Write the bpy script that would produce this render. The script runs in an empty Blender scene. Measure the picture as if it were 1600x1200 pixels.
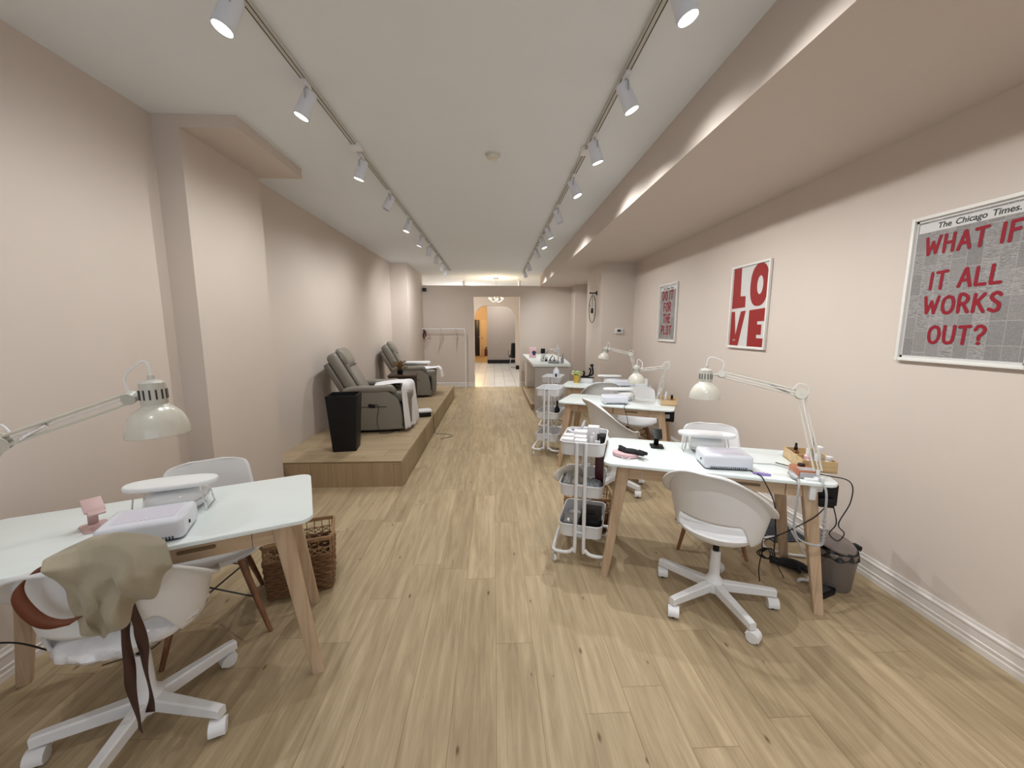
import bpy, bmesh, math, random
from mathutils import Vector, Matrix

PI = math.pi
rad = math.radians
random.seed(7)
SC = bpy.context.scene
COL = SC.collection

# ------------------------------------------------------------------ camera
cam_d = bpy.data.cameras.new('camera')
cam_d.sensor_width = 36.0
cam_d.lens = 620.0 / 1600.0 * 36.0
cam_d.clip_start = 0.05
cam = bpy.data.objects.new('camera', cam_d)
COL.objects.link(cam)
cam.location = (0, 0, 1.55)
cam.rotation_euler = (rad(90 - 7.988), 0, rad(-2.561))
SC.camera = cam

# ------------------------------------------------------------------ view, world, daylight from the shop front
SC.view_settings.view_transform = 'Standard'
SC.view_settings.look = 'None'
SC.view_settings.gamma = 1.0
SC.view_settings.use_curve_mapping = False
SC.view_settings.exposure = 0.24
w = bpy.data.worlds.new('World')
SC.world = w
w.use_nodes = True
w.node_tree.nodes['Background'].inputs[0].default_value = (0.80, 0.90, 1.0, 1)
w.node_tree.nodes['Background'].inputs[1].default_value = 0.35
SPOT_W = 44.0           # power of one track lamp
LAMP_COL = (0.985, 1.0, 1.0)
DAY_W = 24.0            # daylight coming through the shop window behind the camera
ld = bpy.data.lights.new('shop_window_daylight', 'AREA')
ld.shape = 'RECTANGLE'; ld.size = 3.8; ld.size_y = 2.3
ld.energy = DAY_W; ld.color = (0.82, 0.90, 1.0)
lo = bpy.data.objects.new('shop_window_daylight', ld)
COL.objects.link(lo); lo.location = (0.1, -2.75, 1.4); lo.rotation_euler = (rad(90), 0, 0)

# ------------------------------------------------------------------ materials
def new_mat(name):
    m = bpy.data.materials.new(name); m.use_nodes = True
    nt = m.node_tree
    return m, nt, nt.nodes, nt.links, nt.nodes['Principled BSDF']

def mat(name, col, rough=0.5, metal=0.0, var=0.04, scale=8.0, bump=0.0, bscale=None, coat=0.0, trans=0.0, sheen=0.0, stretch=None, spec=0.5):
    """plain surface: a base colour with a little procedural mottling and optional bump"""
    m, nt, N, L, b = new_mat(name)
    tc = N.new('ShaderNodeTexCoord'); mp = N.new('ShaderNodeMapping')
    if stretch: mp.inputs['Scale'].default_value = stretch
    L.new(tc.outputs['Object'], mp.inputs[0])
    n = N.new('ShaderNodeTexNoise'); n.inputs['Scale'].default_value = scale; n.inputs['Detail'].default_value = 4
    L.new(mp.outputs[0], n.inputs['Vector'])
    r = N.new('ShaderNodeMix'); r.data_type = 'RGBA'
    a = [max(0, c * (1 - var)) for c in col]; z = [min(1, c * (1 + var)) for c in col]
    r.inputs['A'].default_value = (*a, 1); r.inputs['B'].default_value = (*z, 1)
    L.new(n.outputs['Fac'], r.inputs['Factor']); L.new(r.outputs['Result'], b.inputs['Base Color'])
    b.inputs['Roughness'].default_value = rough; b.inputs['Metallic'].default_value = metal; b.inputs['Specular IOR Level'].default_value = spec
    if coat: b.inputs['Coat Weight'].default_value = coat; b.inputs['Coat Roughness'].default_value = 0.04
    if trans: b.inputs['Transmission Weight'].default_value = trans; b.inputs['IOR'].default_value = 1.3
    if sheen: b.inputs['Sheen Weight'].default_value = sheen
    if bump:
        n2 = N.new('ShaderNodeTexNoise'); n2.inputs['Scale'].default_value = bscale or scale; n2.inputs['Detail'].default_value = 3
        L.new(mp.outputs[0], n2.inputs['Vector'])
        bp = N.new('ShaderNodeBump'); bp.inputs['Strength'].default_value = bump; bp.inputs['Distance'].default_value = 0.01
        L.new(n2.outputs['Fac'], bp.inputs['Height']); L.new(bp.outputs[0], b.inputs['Normal'])
    return m

def emit(name, col, s):
    m, nt, N, L, b = new_mat(name)
    b.inputs['Base Color'].default_value = (*col, 1)
    b.inputs['Emission Color'].default_value = (*col, 1); b.inputs['Emission Strength'].default_value = s
    return m

def math_node(N, L, op, a, b=None, c=None):
    n = N.new('ShaderNodeMath'); n.operation = op
    for i, v in enumerate((a, b, c)):
        if v is None: continue
        if isinstance(v, (int, float)): n.inputs[i].default_value = v
        else: L.new(v, n.inputs[i])
    return n.outputs[0]

def planks(name, axis, pw, plen, dark, light, rough, knots=True, seam=0.55):
    """wood planks running along the given axis: per-plank tone, stretched grain, seams and sparse knots"""
    m, nt, N, L, b = new_mat(name)
    tc = N.new('ShaderNodeTexCoord'); sx = N.new('ShaderNodeSeparateXYZ')
    L.new(tc.outputs['Object'], sx.inputs[0])
    o = {'x': sx.outputs[0], 'y': sx.outputs[1], 'z': sx.outputs[2]}
    lng = o[axis[0]]; crs = o[axis[1]]
    row = math_node(N, L, 'DIVIDE', crs, pw); rowi = math_node(N, L, 'FLOOR', row); rowf = math_node(N, L, 'FRACT', row)
    wn = N.new('ShaderNodeTexWhiteNoise'); wn.noise_dimensions = '1D'; L.new(rowi, wn.inputs['W'])
    col = math_node(N, L, 'ADD', math_node(N, L, 'DIVIDE', lng, plen), wn.outputs['Value'])
    coli = math_node(N, L, 'FLOOR', col); colf = math_node(N, L, 'FRACT', col)
    wn2 = N.new('ShaderNodeTexWhiteNoise'); wn2.noise_dimensions = '2D'
    cv = N.new('ShaderNodeCombineXYZ'); L.new(rowi, cv.inputs[0]); L.new(coli, cv.inputs[1]); L.new(cv.outputs[0], wn2.inputs['Vector'])
    # grain
    gv = N.new('ShaderNodeCombineXYZ')
    L.new(math_node(N, L, 'MULTIPLY', lng, 1.3), gv.inputs[0])
    L.new(math_node(N, L, 'MULTIPLY', crs, 15.0), gv.inputs[1])
    L.new(math_node(N, L, 'MULTIPLY', wn2.outputs['Value'], 37.0), gv.inputs[2])
    g = N.new('ShaderNodeTexNoise'); g.inputs['Scale'].default_value = 1.6; g.inputs['Detail'].default_value = 8; g.inputs['Roughness'].default_value = 0.62
    g.inputs['Distortion'].default_value = 0.5
    L.new(gv.outputs[0], g.inputs['Vector'])
    g2v = N.new('ShaderNodeCombineXYZ')
    L.new(math_node(N, L, 'MULTIPLY', lng, 5.0), g2v.inputs[0]); L.new(math_node(N, L, 'MULTIPLY', crs, 140.0), g2v.inputs[1])
    g2 = N.new('ShaderNodeTexNoise'); g2.inputs['Scale'].default_value = 1.0; g2.inputs['Detail'].default_value = 3
    L.new(g2v.outputs[0], g2.inputs['Vector'])
    t = math_node(N, L, 'ADD', math_node(N, L, 'MULTIPLY', g.outputs['Fac'], 1.35), math_node(N, L, 'MULTIPLY', g2.outputs['Fac'], 0.34))
    t = math_node(N, L, 'ADD', t, math_node(N, L, 'MULTIPLY', wn2.outputs['Value'], 0.24))
    t = math_node(N, L, 'SUBTRACT', t, 0.42)
    r = N.new('ShaderNodeMix'); r.data_type = 'RGBA'; r.clamp_factor = True
    r.inputs['A'].default_value = (*dark, 1); r.inputs['B'].default_value = (*light, 1)
    L.new(t, r.inputs['Factor'])
    out = r.outputs['Result']
    # seams between planks
    e1 = math_node(N, L, 'MULTIPLY', math_node(N, L, 'MINIMUM', rowf, math_node(N, L, 'SUBTRACT', 1.0, rowf)), pw)
    e2 = math_node(N, L, 'MULTIPLY', math_node(N, L, 'MINIMUM', colf, math_node(N, L, 'SUBTRACT', 1.0, colf)), plen)
    e = math_node(N, L, 'LESS_THAN', math_node(N, L, 'MINIMUM', e1, e2), 0.0016)
    sm = N.new('ShaderNodeMix'); sm.data_type = 'RGBA'; sm.blend_type = 'MULTIPLY'
    sm.inputs['B'].default_value = (seam, seam * .94, seam * .86, 1)
    L.new(e, sm.inputs['Factor']); L.new(out, sm.inputs['A']); out = sm.outputs['Result']
    if knots:
        kv = N.new('ShaderNodeCombineXYZ')
        L.new(math_node(N, L, 'MULTIPLY', lng, 2.3), kv.inputs[0]); L.new(math_node(N, L, 'MULTIPLY', crs, 6.0), kv.inputs[1])
        vo = N.new('ShaderNodeTexVoronoi'); vo.inputs['Scale'].default_value = 1.0; vo.voronoi_dimensions = '2D'
        L.new(kv.outputs[0], vo.inputs['Vector'])
        sp = N.new('ShaderNodeSeparateColor'); L.new(vo.outputs['Color'], sp.inputs[0])
        size = math_node(N, L, 'MULTIPLY', math_node(N, L, 'POWER', sp.outputs[0], 1.6), 0.075)
        k = math_node(N, L, 'SUBTRACT', 1.0, math_node(N, L, 'DIVIDE', math_node(N, L, 'ADD', vo.outputs['Distance'], math_node(N, L, 'MULTIPLY', g2.outputs['Fac'], 0.03)), math_node(N, L, 'ADD', size, 0.004)))
        k = math_node(N, L, 'MULTIPLY', math_node(N, L, 'MAXIMUM', k, 0.0), 1.6)
        km = N.new('ShaderNodeMix'); km.data_type = 'RGBA'; km.blend_type = 'MULTIPLY'; km.clamp_factor = True
        km.inputs['B'].default_value = (0.36, 0.29, 0.22, 1)
        L.new(k, km.inputs['Factor']); L.new(out, km.inputs['A']); out = km.outputs['Result']
    L.new(out, b.inputs['Base Color'])
    b.inputs['Roughness'].default_value = rough; b.inputs['Specular IOR Level'].default_value = 0.25
    bp = N.new('ShaderNodeBump'); bp.inputs['Strength'].default_value = 0.08; bp.inputs['Distance'].default_value = 0.003
    L.new(g2.outputs['Fac'], bp.inputs['Height']); L.new(bp.outputs[0], b.inputs['Normal'])
    return m

def wood(name, dark, light, axis=2, rough=0.5, k=1.0):
    """solid timber with grain along one object axis"""
    m, nt, N, L, b = new_mat(name)
    tc = N.new('ShaderNodeTexCoord'); mp = N.new('ShaderNodeMapping')
    s = [38.0 * k, 38.0 * k, 38.0 * k]; s[axis] = 2.2 * k
    mp.inputs['Scale'].default_value = s
    L.new(tc.outputs['Object'], mp.inputs[0])
    n = N.new('ShaderNodeTexNoise'); n.inputs['Scale'].default_value = 1.0; n.inputs['Detail'].default_value = 6; n.inputs['Distortion'].default_value = .6
    L.new(mp.outputs[0], n.inputs['Vector'])
    r = N.new('ShaderNodeValToRGB'); r.color_ramp.elements[0].position = .3; r.color_ramp.elements[1].position = .7
    r.color_ramp.elements[0].color = (*dark, 1); r.color_ramp.elements[1].color = (*light, 1)
    L.new(n.outputs['Fac'], r.inputs[0]); L.new(r.outputs[0], b.inputs['Base Color'])
    b.inputs['Roughness'].default_value = rough
    return m

def newsprint(name):
    """columns of grey newspaper text"""
    m, nt, N, L, b = new_mat(name)
    tc = N.new('ShaderNodeTexCoord'); sx = N.new('ShaderNodeSeparateXYZ'); L.new(tc.outputs['Object'], sx.inputs[0])
    x, y = sx.outputs[0], sx.outputs[1]
    cx = math_node(N, L, 'DIVIDE', math_node(N, L, 'ADD', x, 1.0), 0.0655)
    ci = math_node(N, L, 'FLOOR', cx); cf = math_node(N, L, 'FRACT', cx)
    wn = N.new('ShaderNodeTexWhiteNoise'); wn.noise_dimensions = '1D'; L.new(ci, wn.inputs['W'])
    ry = math_node(N, L, 'ADD', math_node(N, L, 'DIVIDE', math_node(N, L, 'ADD', y, 2.0), 0.115), math_node(N, L, 'MULTIPLY', wn.outputs['Value'], 5.0))
    ri = math_node(N, L, 'FLOOR', ry); rf = math_node(N, L, 'FRACT', ry)
    cv = N.new('ShaderNodeCombineXYZ'); L.new(ci, cv.inputs[0]); L.new(ri, cv.inputs[1])
    w2 = N.new('ShaderNodeTexWhiteNoise'); w2.noise_dimensions = '2D'; L.new(cv.outputs[0], w2.inputs['Vector'])
    # text rows: coarse line pattern whose weight depends on the block
    nv = N.new('ShaderNodeCombineXYZ'); L.new(math_node(N, L, 'MULTIPLY', x, 60.0), nv.inputs[0]); L.new(math_node(N, L, 'MULTIPLY', y, 330.0), nv.inputs[1])
    L.new(math_node(N, L, 'MULTIPLY', w2.outputs['Value'], 9.0), nv.inputs[2])
    n = N.new('ShaderNodeTexNoise'); n.inputs['Scale'].default_value = 1.0; n.inputs['Detail'].default_value = 3
    L.new(nv.outputs[0], n.inputs['Vector'])
    f = N.new('ShaderNodeTexNoise'); f.inputs['Scale'].default_value = 420.0; L.new(tc.outputs['Object'], f.inputs['Vector'])
    amt = math_node(N, L, 'MULTIPLY', math_node(N, L, 'GREATER_THAN', w2.outputs['Value'], 0.55), 0.75)
    t = math_node(N, L, 'ADD', math_node(N, L, 'MULTIPLY', math_node(N, L, 'SUBTRACT', n.outputs['Fac'], 0.5), math_node(N, L, 'ADD', amt, 0.3)), math_node(N, L, 'MULTIPLY', math_node(N, L, 'SUBTRACT', f.outputs['Fac'], .5), 0.7))
    t = math_node(N, L, 'ADD', t, math_node(N, L, 'ADD', 0.27, math_node(N, L, 'MULTIPLY', w2.outputs['Value'], 0.13)))
    g = math_node(N, L, 'MAXIMUM', math_node(N, L, 'LESS_THAN', cf, 0.035), math_node(N, L, 'LESS_THAN', rf, 0.03))
    t = math_node(N, L, 'MAXIMUM', t, math_node(N, L, 'MULTIPLY', g, 0.52))
    r = N.new('ShaderNodeMix'); r.data_type = 'RGBA'; r.clamp_factor = True
    r.inputs['A'].default_value = (0.06, 0.055, 0.055, 1); r.inputs['B'].default_value = (0.60, 0.565, 0.55, 1)
    L.new(t, r.inputs['Factor']); L.new(r.outputs['Result'], b.inputs['Base Color'])
    b.inputs['Roughness'].default_value = 0.6
    b.inputs['Coat Weight'].default_value = 0.5; b.inputs['Coat Roughness'].default_value = 0.03
    return m

def tiles(name):
    m, nt, N, L, b = new_mat(name)
    tc = N.new('ShaderNodeTexCoord')
    br = N.new('ShaderNodeTexBrick'); br.offset = 0.0; br.inputs['Scale'].default_value = 1.0
    br.inputs['Brick Width'].default_value = 0.30; br.inputs['Row Height'].default_value = 0.60
    br.inputs['Mortar Size'].default_value = 0.006
    br.inputs['Color1'].default_value = (0.72, 0.72, 0.70, 1); br.inputs['Color2'].default_value = (0.66, 0.66, 0.64, 1)
    br.inputs['Mortar'].default_value = (0.42, 0.36, 0.32, 1)
    L.new(tc.outputs['Object'], br.inputs['Vector']); L.new(br.outputs['Color'], b.inputs['Base Color'])
    b.inputs['Roughness'].default_value = 0.25
    return m

M = dict(
    wall=mat('wall_paint', (0.625, 0.545, 0.485), .62, var=.02, scale=3, bump=.05, bscale=180),
    ceiling=mat('ceiling_paint', (0.81, 0.845, 0.875), .8, var=.015, scale=4, bump=.12, bscale=160),
    floor=planks('oak_vinyl_planks', 'yx', .182, 1.25, (.215, .153, .080), (.545, .43, .275), .50, seam=.70),
    riser=planks('oak_vinyl_riser', 'zx', .20, 3.0, (.27, .19, .11), (.44, .32, .195), .5, knots=False),
    platform=planks('oak_vinyl_platform_top', 'xy', .182, 1.25, (.275, .200, .112), (.53, .41, .265), .42),
    trim=mat('trim_paint', (.74, .69, .65), .4, var=.02),
    white=mat('white_plastic', (.80, .81, .82), .35, var=.02),
    whiteshell=mat('white_shell_plastic', (.78, .785, .80), .38, var=.015),
    lilac=mat('cool_white_plastic', (.74, .765, .845), .3, var=.015, coat=.2),
    gloss=mat('glossy_white_plastic', (.82, .82, .83), .14, var=.01, coat=.5),
    laminate=mat('white_laminate', (.79, .855, .85), .28, var=.025, scale=5, stretch=(1, 9, 1)),
    leather_white=mat('white_leatherette', (.82, .83, .835), .4, var=.02, bump=.05, bscale=200),
    metalwhite=mat('white_coated_steel', (.78, .785, .80), .35, var=.02),
    traymesh=mat('white_tray_steel', (.72, .725, .745), .4, var=.03),
    chrome=mat('chrome', (.75, .75, .76), .15, metal=1.0, var=.03),
    cream=mat('cream_lamp_enamel', (.66, .64, .56), .25, var=.02, coat=.5),
    lampgrey=mat('lamp_housing_enamel', (.56, .545, .49), .35, var=.03),
    black=mat('black_plastic', (.007, .007, .008), .45, var=.2, spec=.28),
    blackmetal=mat('black_wire', (.015, .015, .017), .4, metal=.4, var=.1),
    blackcloth=mat('black_fabric', (.01, .01, .011), .9, var=.3, bump=.3, bscale=150),
    dark=mat('dark_slot', (.03, .03, .035), .7, var=.1),
    oakleg=wood('pale_ash_legs', (.42, .285, .18), (.60, .45, .31), 2),
    oakx=wood('pale_ash_frame', (.42, .285, .175), (.58, .43, .29), 0),
    bamboo=wood('bamboo_tray', (.52, .35, .17), (.66, .48, .27), 0),
    walnutlight=wood('brown_edge_board', (.26, .15, .08), (.40, .25, .14), 1),
    slot=mat('shadowed_slot_wood', (.17, .105, .05), .7),
    walnut=wood('brown_chair_legs', (.15, .06, .026), (.27, .12, .055), 2),
    wicker=mat('water_hyacinth_weave', (.20, .105, .048), .75, var=.55, scale=40, bump=.6, bscale=120),
    wickerrim=mat('seagrass_rim', (.34, .205, .10), .75, var=.4, scale=60, bump=.5, bscale=160),
    khaki=mat('khaki_cotton', (.37, .325, .235), .85, var=.06, scale=14, bump=.15, bscale=220, sheen=.2),
    rust=mat('rust_leather_strap', (.155, .042, .016), .6, var=.2, scale=20),
    darkrust=mat('dark_brown_strap', (.052, .02, .012), .65, var=.2, scale=20),
    plasticwrap=mat('clear_wrap_over_cushion', (.74, .74, .76), .16, var=.05, scale=20, bump=.5, bscale=28, coat=.8),
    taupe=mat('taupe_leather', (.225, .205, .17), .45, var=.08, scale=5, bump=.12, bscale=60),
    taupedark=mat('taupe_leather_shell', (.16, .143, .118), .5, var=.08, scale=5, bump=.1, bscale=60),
    piping=mat('dark_piping', (.03, .028, .025), .6, var=.1),
    sheet=mat('white_cotton_sheet', (.80, .79, .81), .85, var=.02, bump=.1, bscale=90, sheen=.2),
    pink=mat('dusty_pink_plastic', (.60, .41, .40), .45, var=.04),
    palepink=mat('pale_pink_lid', (.76, .50, .53), .4, var=.04),
    purple=mat('purple_foam', (.33, .25, .56), .8, var=.08),
    orange=mat('copper_orange_case', (.42, .135, .06), .38, var=.05, coat=.3),
    greyplastic=mat('grey_display', (.42, .42, .43), .3, var=.05),
    hose=mat('grey_hose', (.38, .38, .39), .5, var=.05),
    bin=mat('taupe_bin_plastic', (.165, .14, .125), .4, var=.05),
    lid=mat('smoked_bin_lid', (.20, .17, .155), .18, var=.06, coat=.3),
    bag=mat('black_bin_bag', (.012, .012, .014), .25, var=.2, bump=.8, bscale=30),
    glass=mat('amber_glass', (.20, .07, .025), .1, var=.1, coat=.5),
    bottle=mat('frosted_bottle', (.70, .66, .66), .25, var=.04, trans=.2),
    clear=mat('clear_container', (.55, .56, .56), .12, var=.05, trans=.45),
    maroon=mat('maroon_box', (.085, .012, .022), .4, var=.15),
    navy=mat('navy_print', (.02, .03, .11), .3, var=.1),
    paper=mat('white_carton', (.76, .74, .75), .55, var=.03),
    cloth=mat('patterned_cloth', (.42, .41, .40), .9, var=.85, scale=45, bump=.4, bscale=60),
    bluecloth=mat('blue_grey_cloth', (.30, .33, .36), .85, var=.5, scale=30, bump=.4, bscale=60),
    ivory=mat('ivory_towel', (.62, .57, .49), .95, var=.08, bump=.4, bscale=120),
    news=newsprint('newsprint'),
    red=mat('red_ink', (.26, .010, .022), .6, var=.08, scale=30, spec=.25),
    lovered=mat('brick_red_ink', (.27, .016, .015), .5, var=.03, coat=.12, spec=.3),
    postergrey=mat('poster_paper', (.60, .585, .57), .5, var=.02, coat=.6),
    ink=mat('black_ink', (.03, .03, .03), .6, var=.1),
    frame=mat('white_frame', (.76, .74, .70), .4, var=.02),
    yellow=mat('mustard_pot', (.62, .40, .06), .45, var=.05),
    leaf=mat('pale_green_leaves', (.36, .50, .16), .6, var=.3, scale=40),
    petal=mat('cream_petals', (.72, .74, .50), .6, var=.15, scale=40),
    dried=mat('dried_stems', (.20, .115, .055), .9, var=.5, scale=50),
    brown=wood('dark_brown_table', (.05, .028, .018), (.085, .05, .032), 0),
    grey=mat('grey_counter_front', (.47, .43, .40), .5, var=.02),
    slate=mat('slate_mat', (.05, .06, .07), .7, var=.3, scale=30),
    tile=tiles('white_floor_tiles'),
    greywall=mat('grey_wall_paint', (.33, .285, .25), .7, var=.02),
    orangewall=mat('cream_back_wall', (.62, .50, .36), .7, var=.03),
    darkdoor=mat('dark_door', (.01, .008, .014), .4, var=.1),
    redpaint=mat('dark_red_cylinder', (.12, .02, .02), .35, var=.1),
    pinkwire=mat('rose_wire', (.60, .42, .40), .35, metal=.3, var=.05),
    lens=emit('lamp_lens', (1.0, .97, .92), 14.0),
    bulb=emit('warm_bulb', (1.0, .86, .64), 1.3),
    plate=mat('thermostat_plastic', (.72, .70, .68), .4, var=.02),
)

# ------------------------------------------------------------------ mesh kit
class G:
    def __init__(s): s.bm = bmesh.new()
    def add(s, verts, faces):
        vs = [s.bm.verts.new(v) for v in verts]
        for f in faces:
            try: s.bm.faces.new([vs[i] for i in f])
            except ValueError: pass
        return vs
    def box(s, c, d, rot=None, bev=0.0, seg=2, taper=None):
        """box centred at c with size d; rot = Matrix or z angle; taper scales the bottom in x and y"""
        b = bmesh.new(); bmesh.ops.create_cube(b, size=1.0)
        for v in b.verts:
            k = (taper if (taper and v.co.z < 0) else 1.0)
            v.co = Vector((v.co.x * d[0] * k, v.co.y * d[1] * k, v.co.z * d[2]))
        if bev: bmesh.ops.bevel(b, geom=list(b.edges), offset=bev, segments=seg, affect='EDGES', profile=.5)
        R = Matrix.Rotation(rot, 3, 'Z') if isinstance(rot, (int, float)) else (rot or Matrix.Identity(3))
        s.merge(b, R, c); return s
    def merge(s, b, R=None, c=(0, 0, 0)):
        c = Vector(c); m = {}
        for v in b.verts: m[v] = s.bm.verts.new((R @ v.co if R is not None else v.co) + c)
        for f in b.faces:
            try: s.bm.faces.new([m[v] for v in f.verts])
            except ValueError: pass
        b.free()
    def prism(s, pts, z0, z1, bev=0.0, R=None, c=(0, 0, 0)):
        b = bmesh.new()
        lo_ = [b.verts.new((x, y, z0)) for x, y in pts]; hi = [b.verts.new((x, y, z1)) for x, y in pts]
        n = len(pts)
        b.faces.new(list(reversed(lo_))); b.faces.new(hi)
        for i in range(n): b.faces.new((lo_[i], lo_[(i + 1) % n], hi[(i + 1) % n], hi[i]))
        bmesh.ops.recalc_face_normals(b, faces=list(b.faces))
        if bev:
            ed = [e for e in b.edges if abs(e.verts[0].co.z - e.verts[1].co.z) < 1e-6]
            bmesh.ops.bevel(b, geom=ed, offset=bev, segments=3, affect='EDGES', profile=.5)
        s.merge(b, R, c); return s
    def tube(s, pts, r, seg=8, closed=False):
        """swept round tube; r is a number or a list of radii"""
        pts = [Vector(p) for p in pts]; n = len(pts)
        rs = r if isinstance(r, (list, tuple)) else [r] * n
        rings = []; up = None
        for i, p in enumerate(pts):
            if closed: t = pts[(i + 1) % n] - pts[i - 1]
            else: t = pts[min(i + 1, n - 1)] - pts[max(i - 1, 0)]
            t.normalize()
            if up is None:
                up = t.orthogonal().normalized()
            up = (up - t * up.dot(t))
            if up.length < 1e-5: up = t.orthogonal()
            up.normalize(); sd = t.cross(up)
            rings.append([s.bm.verts.new(p + (up * math.cos(2 * PI * k / seg) + sd * math.sin(2 * PI * k / seg)) * rs[i]) for k in range(seg)])
        for i in range(n if closed else n - 1):
            a, b_ = rings[i], rings[(i + 1) % n]
            for k in range(seg): s.bm.faces.new((a[k], a[(k + 1) % seg], b_[(k + 1) % seg], b_[k]))
        if not closed:
            s.bm.faces.new(list(reversed(rings[0]))); s.bm.faces.new(rings[-1])
        return s
    def lathe(s, prof, seg=24, R=None, c=(0, 0, 0), sx=1.0, sy=1.0):
        c = Vector(c); R = R or Matrix.Identity(3); rings = []
        for r_, z in prof:
            if r_ < 1e-6: rings.append([s.bm.verts.new(R @ Vector((0, 0, z)) + c)])
            else: rings.append([s.bm.verts.new(R @ Vector((r_ * sx * math.cos(2 * PI * k / seg), r_ * sy * math.sin(2 * PI * k / seg), z)) + c) for k in range(seg)])
        for a, b_ in zip(rings, rings[1:]):
            for k in range(seg):
                k2 = (k + 1) % seg
                if len(a) == 1 and len(b_) == 1: continue
                if len(a) == 1: f = (a[0], b_[k2], b_[k])
                elif len(b_) == 1: f = (a[k], a[k2], b_[0])
                else: f = (a[k], a[k2], b_[k2], b_[k])
                s.bm.faces.new(f)
        return s
    def cyl(s, c, r, h, seg=20, R=None, r2=None, bev=0.0):
        r2 = r if r2 is None else r2
        return s.lathe([(0, 0), (r - bev, 0), (r, bev), (r2, h - bev), (r2 - bev, h), (0, h)], seg, R, c)
    def grid(s, fn, nu, nv, cu=False):
        g = [[s.bm.verts.new(fn(i / (nu if cu else nu - 1), j / (nv - 1))) for j in range(nv)] for i in range(nu)]
        for i in range(nu if cu else nu - 1):
            for j in range(nv - 1):
                a, b_ = g[i], g[(i + 1) % nu]
                s.bm.faces.new((a[j], b_[j], b_[j + 1], a[j + 1]))
        return g
    def ball(s, c, d, seg=16, p=1.0):
        """ellipsoid of radii d; p < 1 makes it boxier"""
        f = lambda v: math.copysign(abs(v) ** p, v)
        prof = []
        n = seg // 2 + 2
        rings = []
        for j in range(n + 1):
            ph = -PI / 2 + PI * j / n
            cz, cr = f(math.sin(ph)), abs(math.cos(ph)) ** p
            if j in (0, n): rings.append([s.bm.verts.new((c[0], c[1], c[2] + d[2] * cz))])
            else: rings.append([s.bm.verts.new((c[0] + d[0] * cr * f(math.cos(2 * PI * k / seg)), c[1] + d[1] * cr * f(math.sin(2 * PI * k / seg)), c[2] + d[2] * cz)) for k in range(seg)])
        for a, b_ in zip(rings, rings[1:]):
            for k in range(seg):
                k2 = (k + 1) % seg
                if len(a) == 1: s.bm.faces.new((a[0], b_[k2], b_[k]))
                elif len(b_) == 1: s.bm.faces.new((a[k], a[k2], b_[0]))
                else: s.bm.faces.new((a[k], a[k2], b_[k2], b_[k]))
        return s
    def build(s, name, m, parent=None, loc=None, rz=0.0, solid=0.0, sub=0, sharp=38, label=None, offset=0.0, rot=None, flat=False):
        if not flat: bmesh.ops.recalc_face_normals(s.bm, faces=list(s.bm.faces))
        me = bpy.data.meshes.new(name); s.bm.to_mesh(me); s.bm.free()
        me.materials.append(M[m] if isinstance(m, str) else m)
        o = bpy.data.objects.new(name, me); COL.objects.link(o)
        if parent is not None: o.parent = parent
        if loc is not None: o.location = loc
        if rz: o.rotation_euler = (0, 0, rz)
        if rot: o.rotation_euler = rot
        if solid:
            md = o.modifiers.new('thickness', 'SOLIDIFY'); md.thickness = solid; md.offset = offset
        if sub:
            md = o.modifiers.new('smooth', 'SUBSURF'); md.levels = sub; md.render_levels = sub
        for p in me.polygons: p.use_smooth = True
        if not sub: me.set_sharp_from_angle(angle=rad(sharp))
        if label: o['label'] = label
        return o

def tag(o, label, cat, group=None):
    o['label'] = label; o['category'] = cat
    if group: o['group'] = group
    return o
def thing(name, label, cat, loc=(0, 0, 0), rz=0.0, group=None):
    o = bpy.data.objects.new(name, None); COL.objects.link(o)
    o.empty_display_size = .05
    o.location = loc; o.rotation_euler = (0, 0, rz)
    return tag(o, label, cat, group)
def struct(o):
    o['kind'] = 'structure'; return o
def dup(root, loc=None, rz=None, label=None, group=None):
    """copy of a thing with copies of its parts and sub-parts (mesh data shared)"""
    r = root.copy(); COL.objects.link(r)
    if loc is not None: r.location = loc
    if rz is not None: r.rotation_euler = (0, 0, rz)
    if label: r['label'] = label
    if group: r['group'] = group
    def kids(src, dst):
        for ch in [o for o in COL.objects if o.parent == src]:
            c = ch.copy(); COL.objects.link(c); c.parent = dst
            kids(ch, c)
    kids(root, r)
    return r
def rrect(w_, d_, r, n=6, cx=0, cy=0):
    """rounded rectangle outline, counter-clockwise"""
    out = []
    for (sx, sy, a0) in ((1, 1, 0), (-1, 1, 90), (-1, -1, 180), (1, -1, 270)):
        for k in range(n + 1):
            a = rad(a0 + 90 * k / n)
            out.append((cx + sx * (w_ / 2 - r) + r * math.cos(a), cy + sy * (d_ / 2 - r) + r * math.sin(a)))
    return out
def arc(c, r, a0, a1, n, ax=(1, 0, 0), ay=(0, 0, 1)):
    ax, ay, c = Vector(ax), Vector(ay), Vector(c)
    return [c + ax * r * math.cos(rad(a0 + (a1 - a0) * k / n)) + ay * r * math.sin(rad(a0 + (a1 - a0) * k / n)) for k in range(n + 1)]
def smooth(pts, n=6):
    """Catmull-Rom through the points"""
    P = [Vector(p) for p in pts]; P = [2 * P[0] - P[1]] + P + [2 * P[-1] - P[-2]]
    out = []
    for i in range(1, len(P) - 2):
        for k in range(n):
            t = k / n; a, b_, c, d = P[i - 1:i + 3]
            out.append(.5 * ((2 * b_) + (c - a) * t + (2 * a - 5 * b_ + 4 * c - d) * t * t + (3 * b_ - a - 3 * c + d) * t ** 3))
    out.append(P[-2]); return out
def aim(d):
    """rotation whose local -Z points along d"""
    return Vector(d).normalized().to_track_quat('-Z', 'Y').to_matrix()
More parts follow.
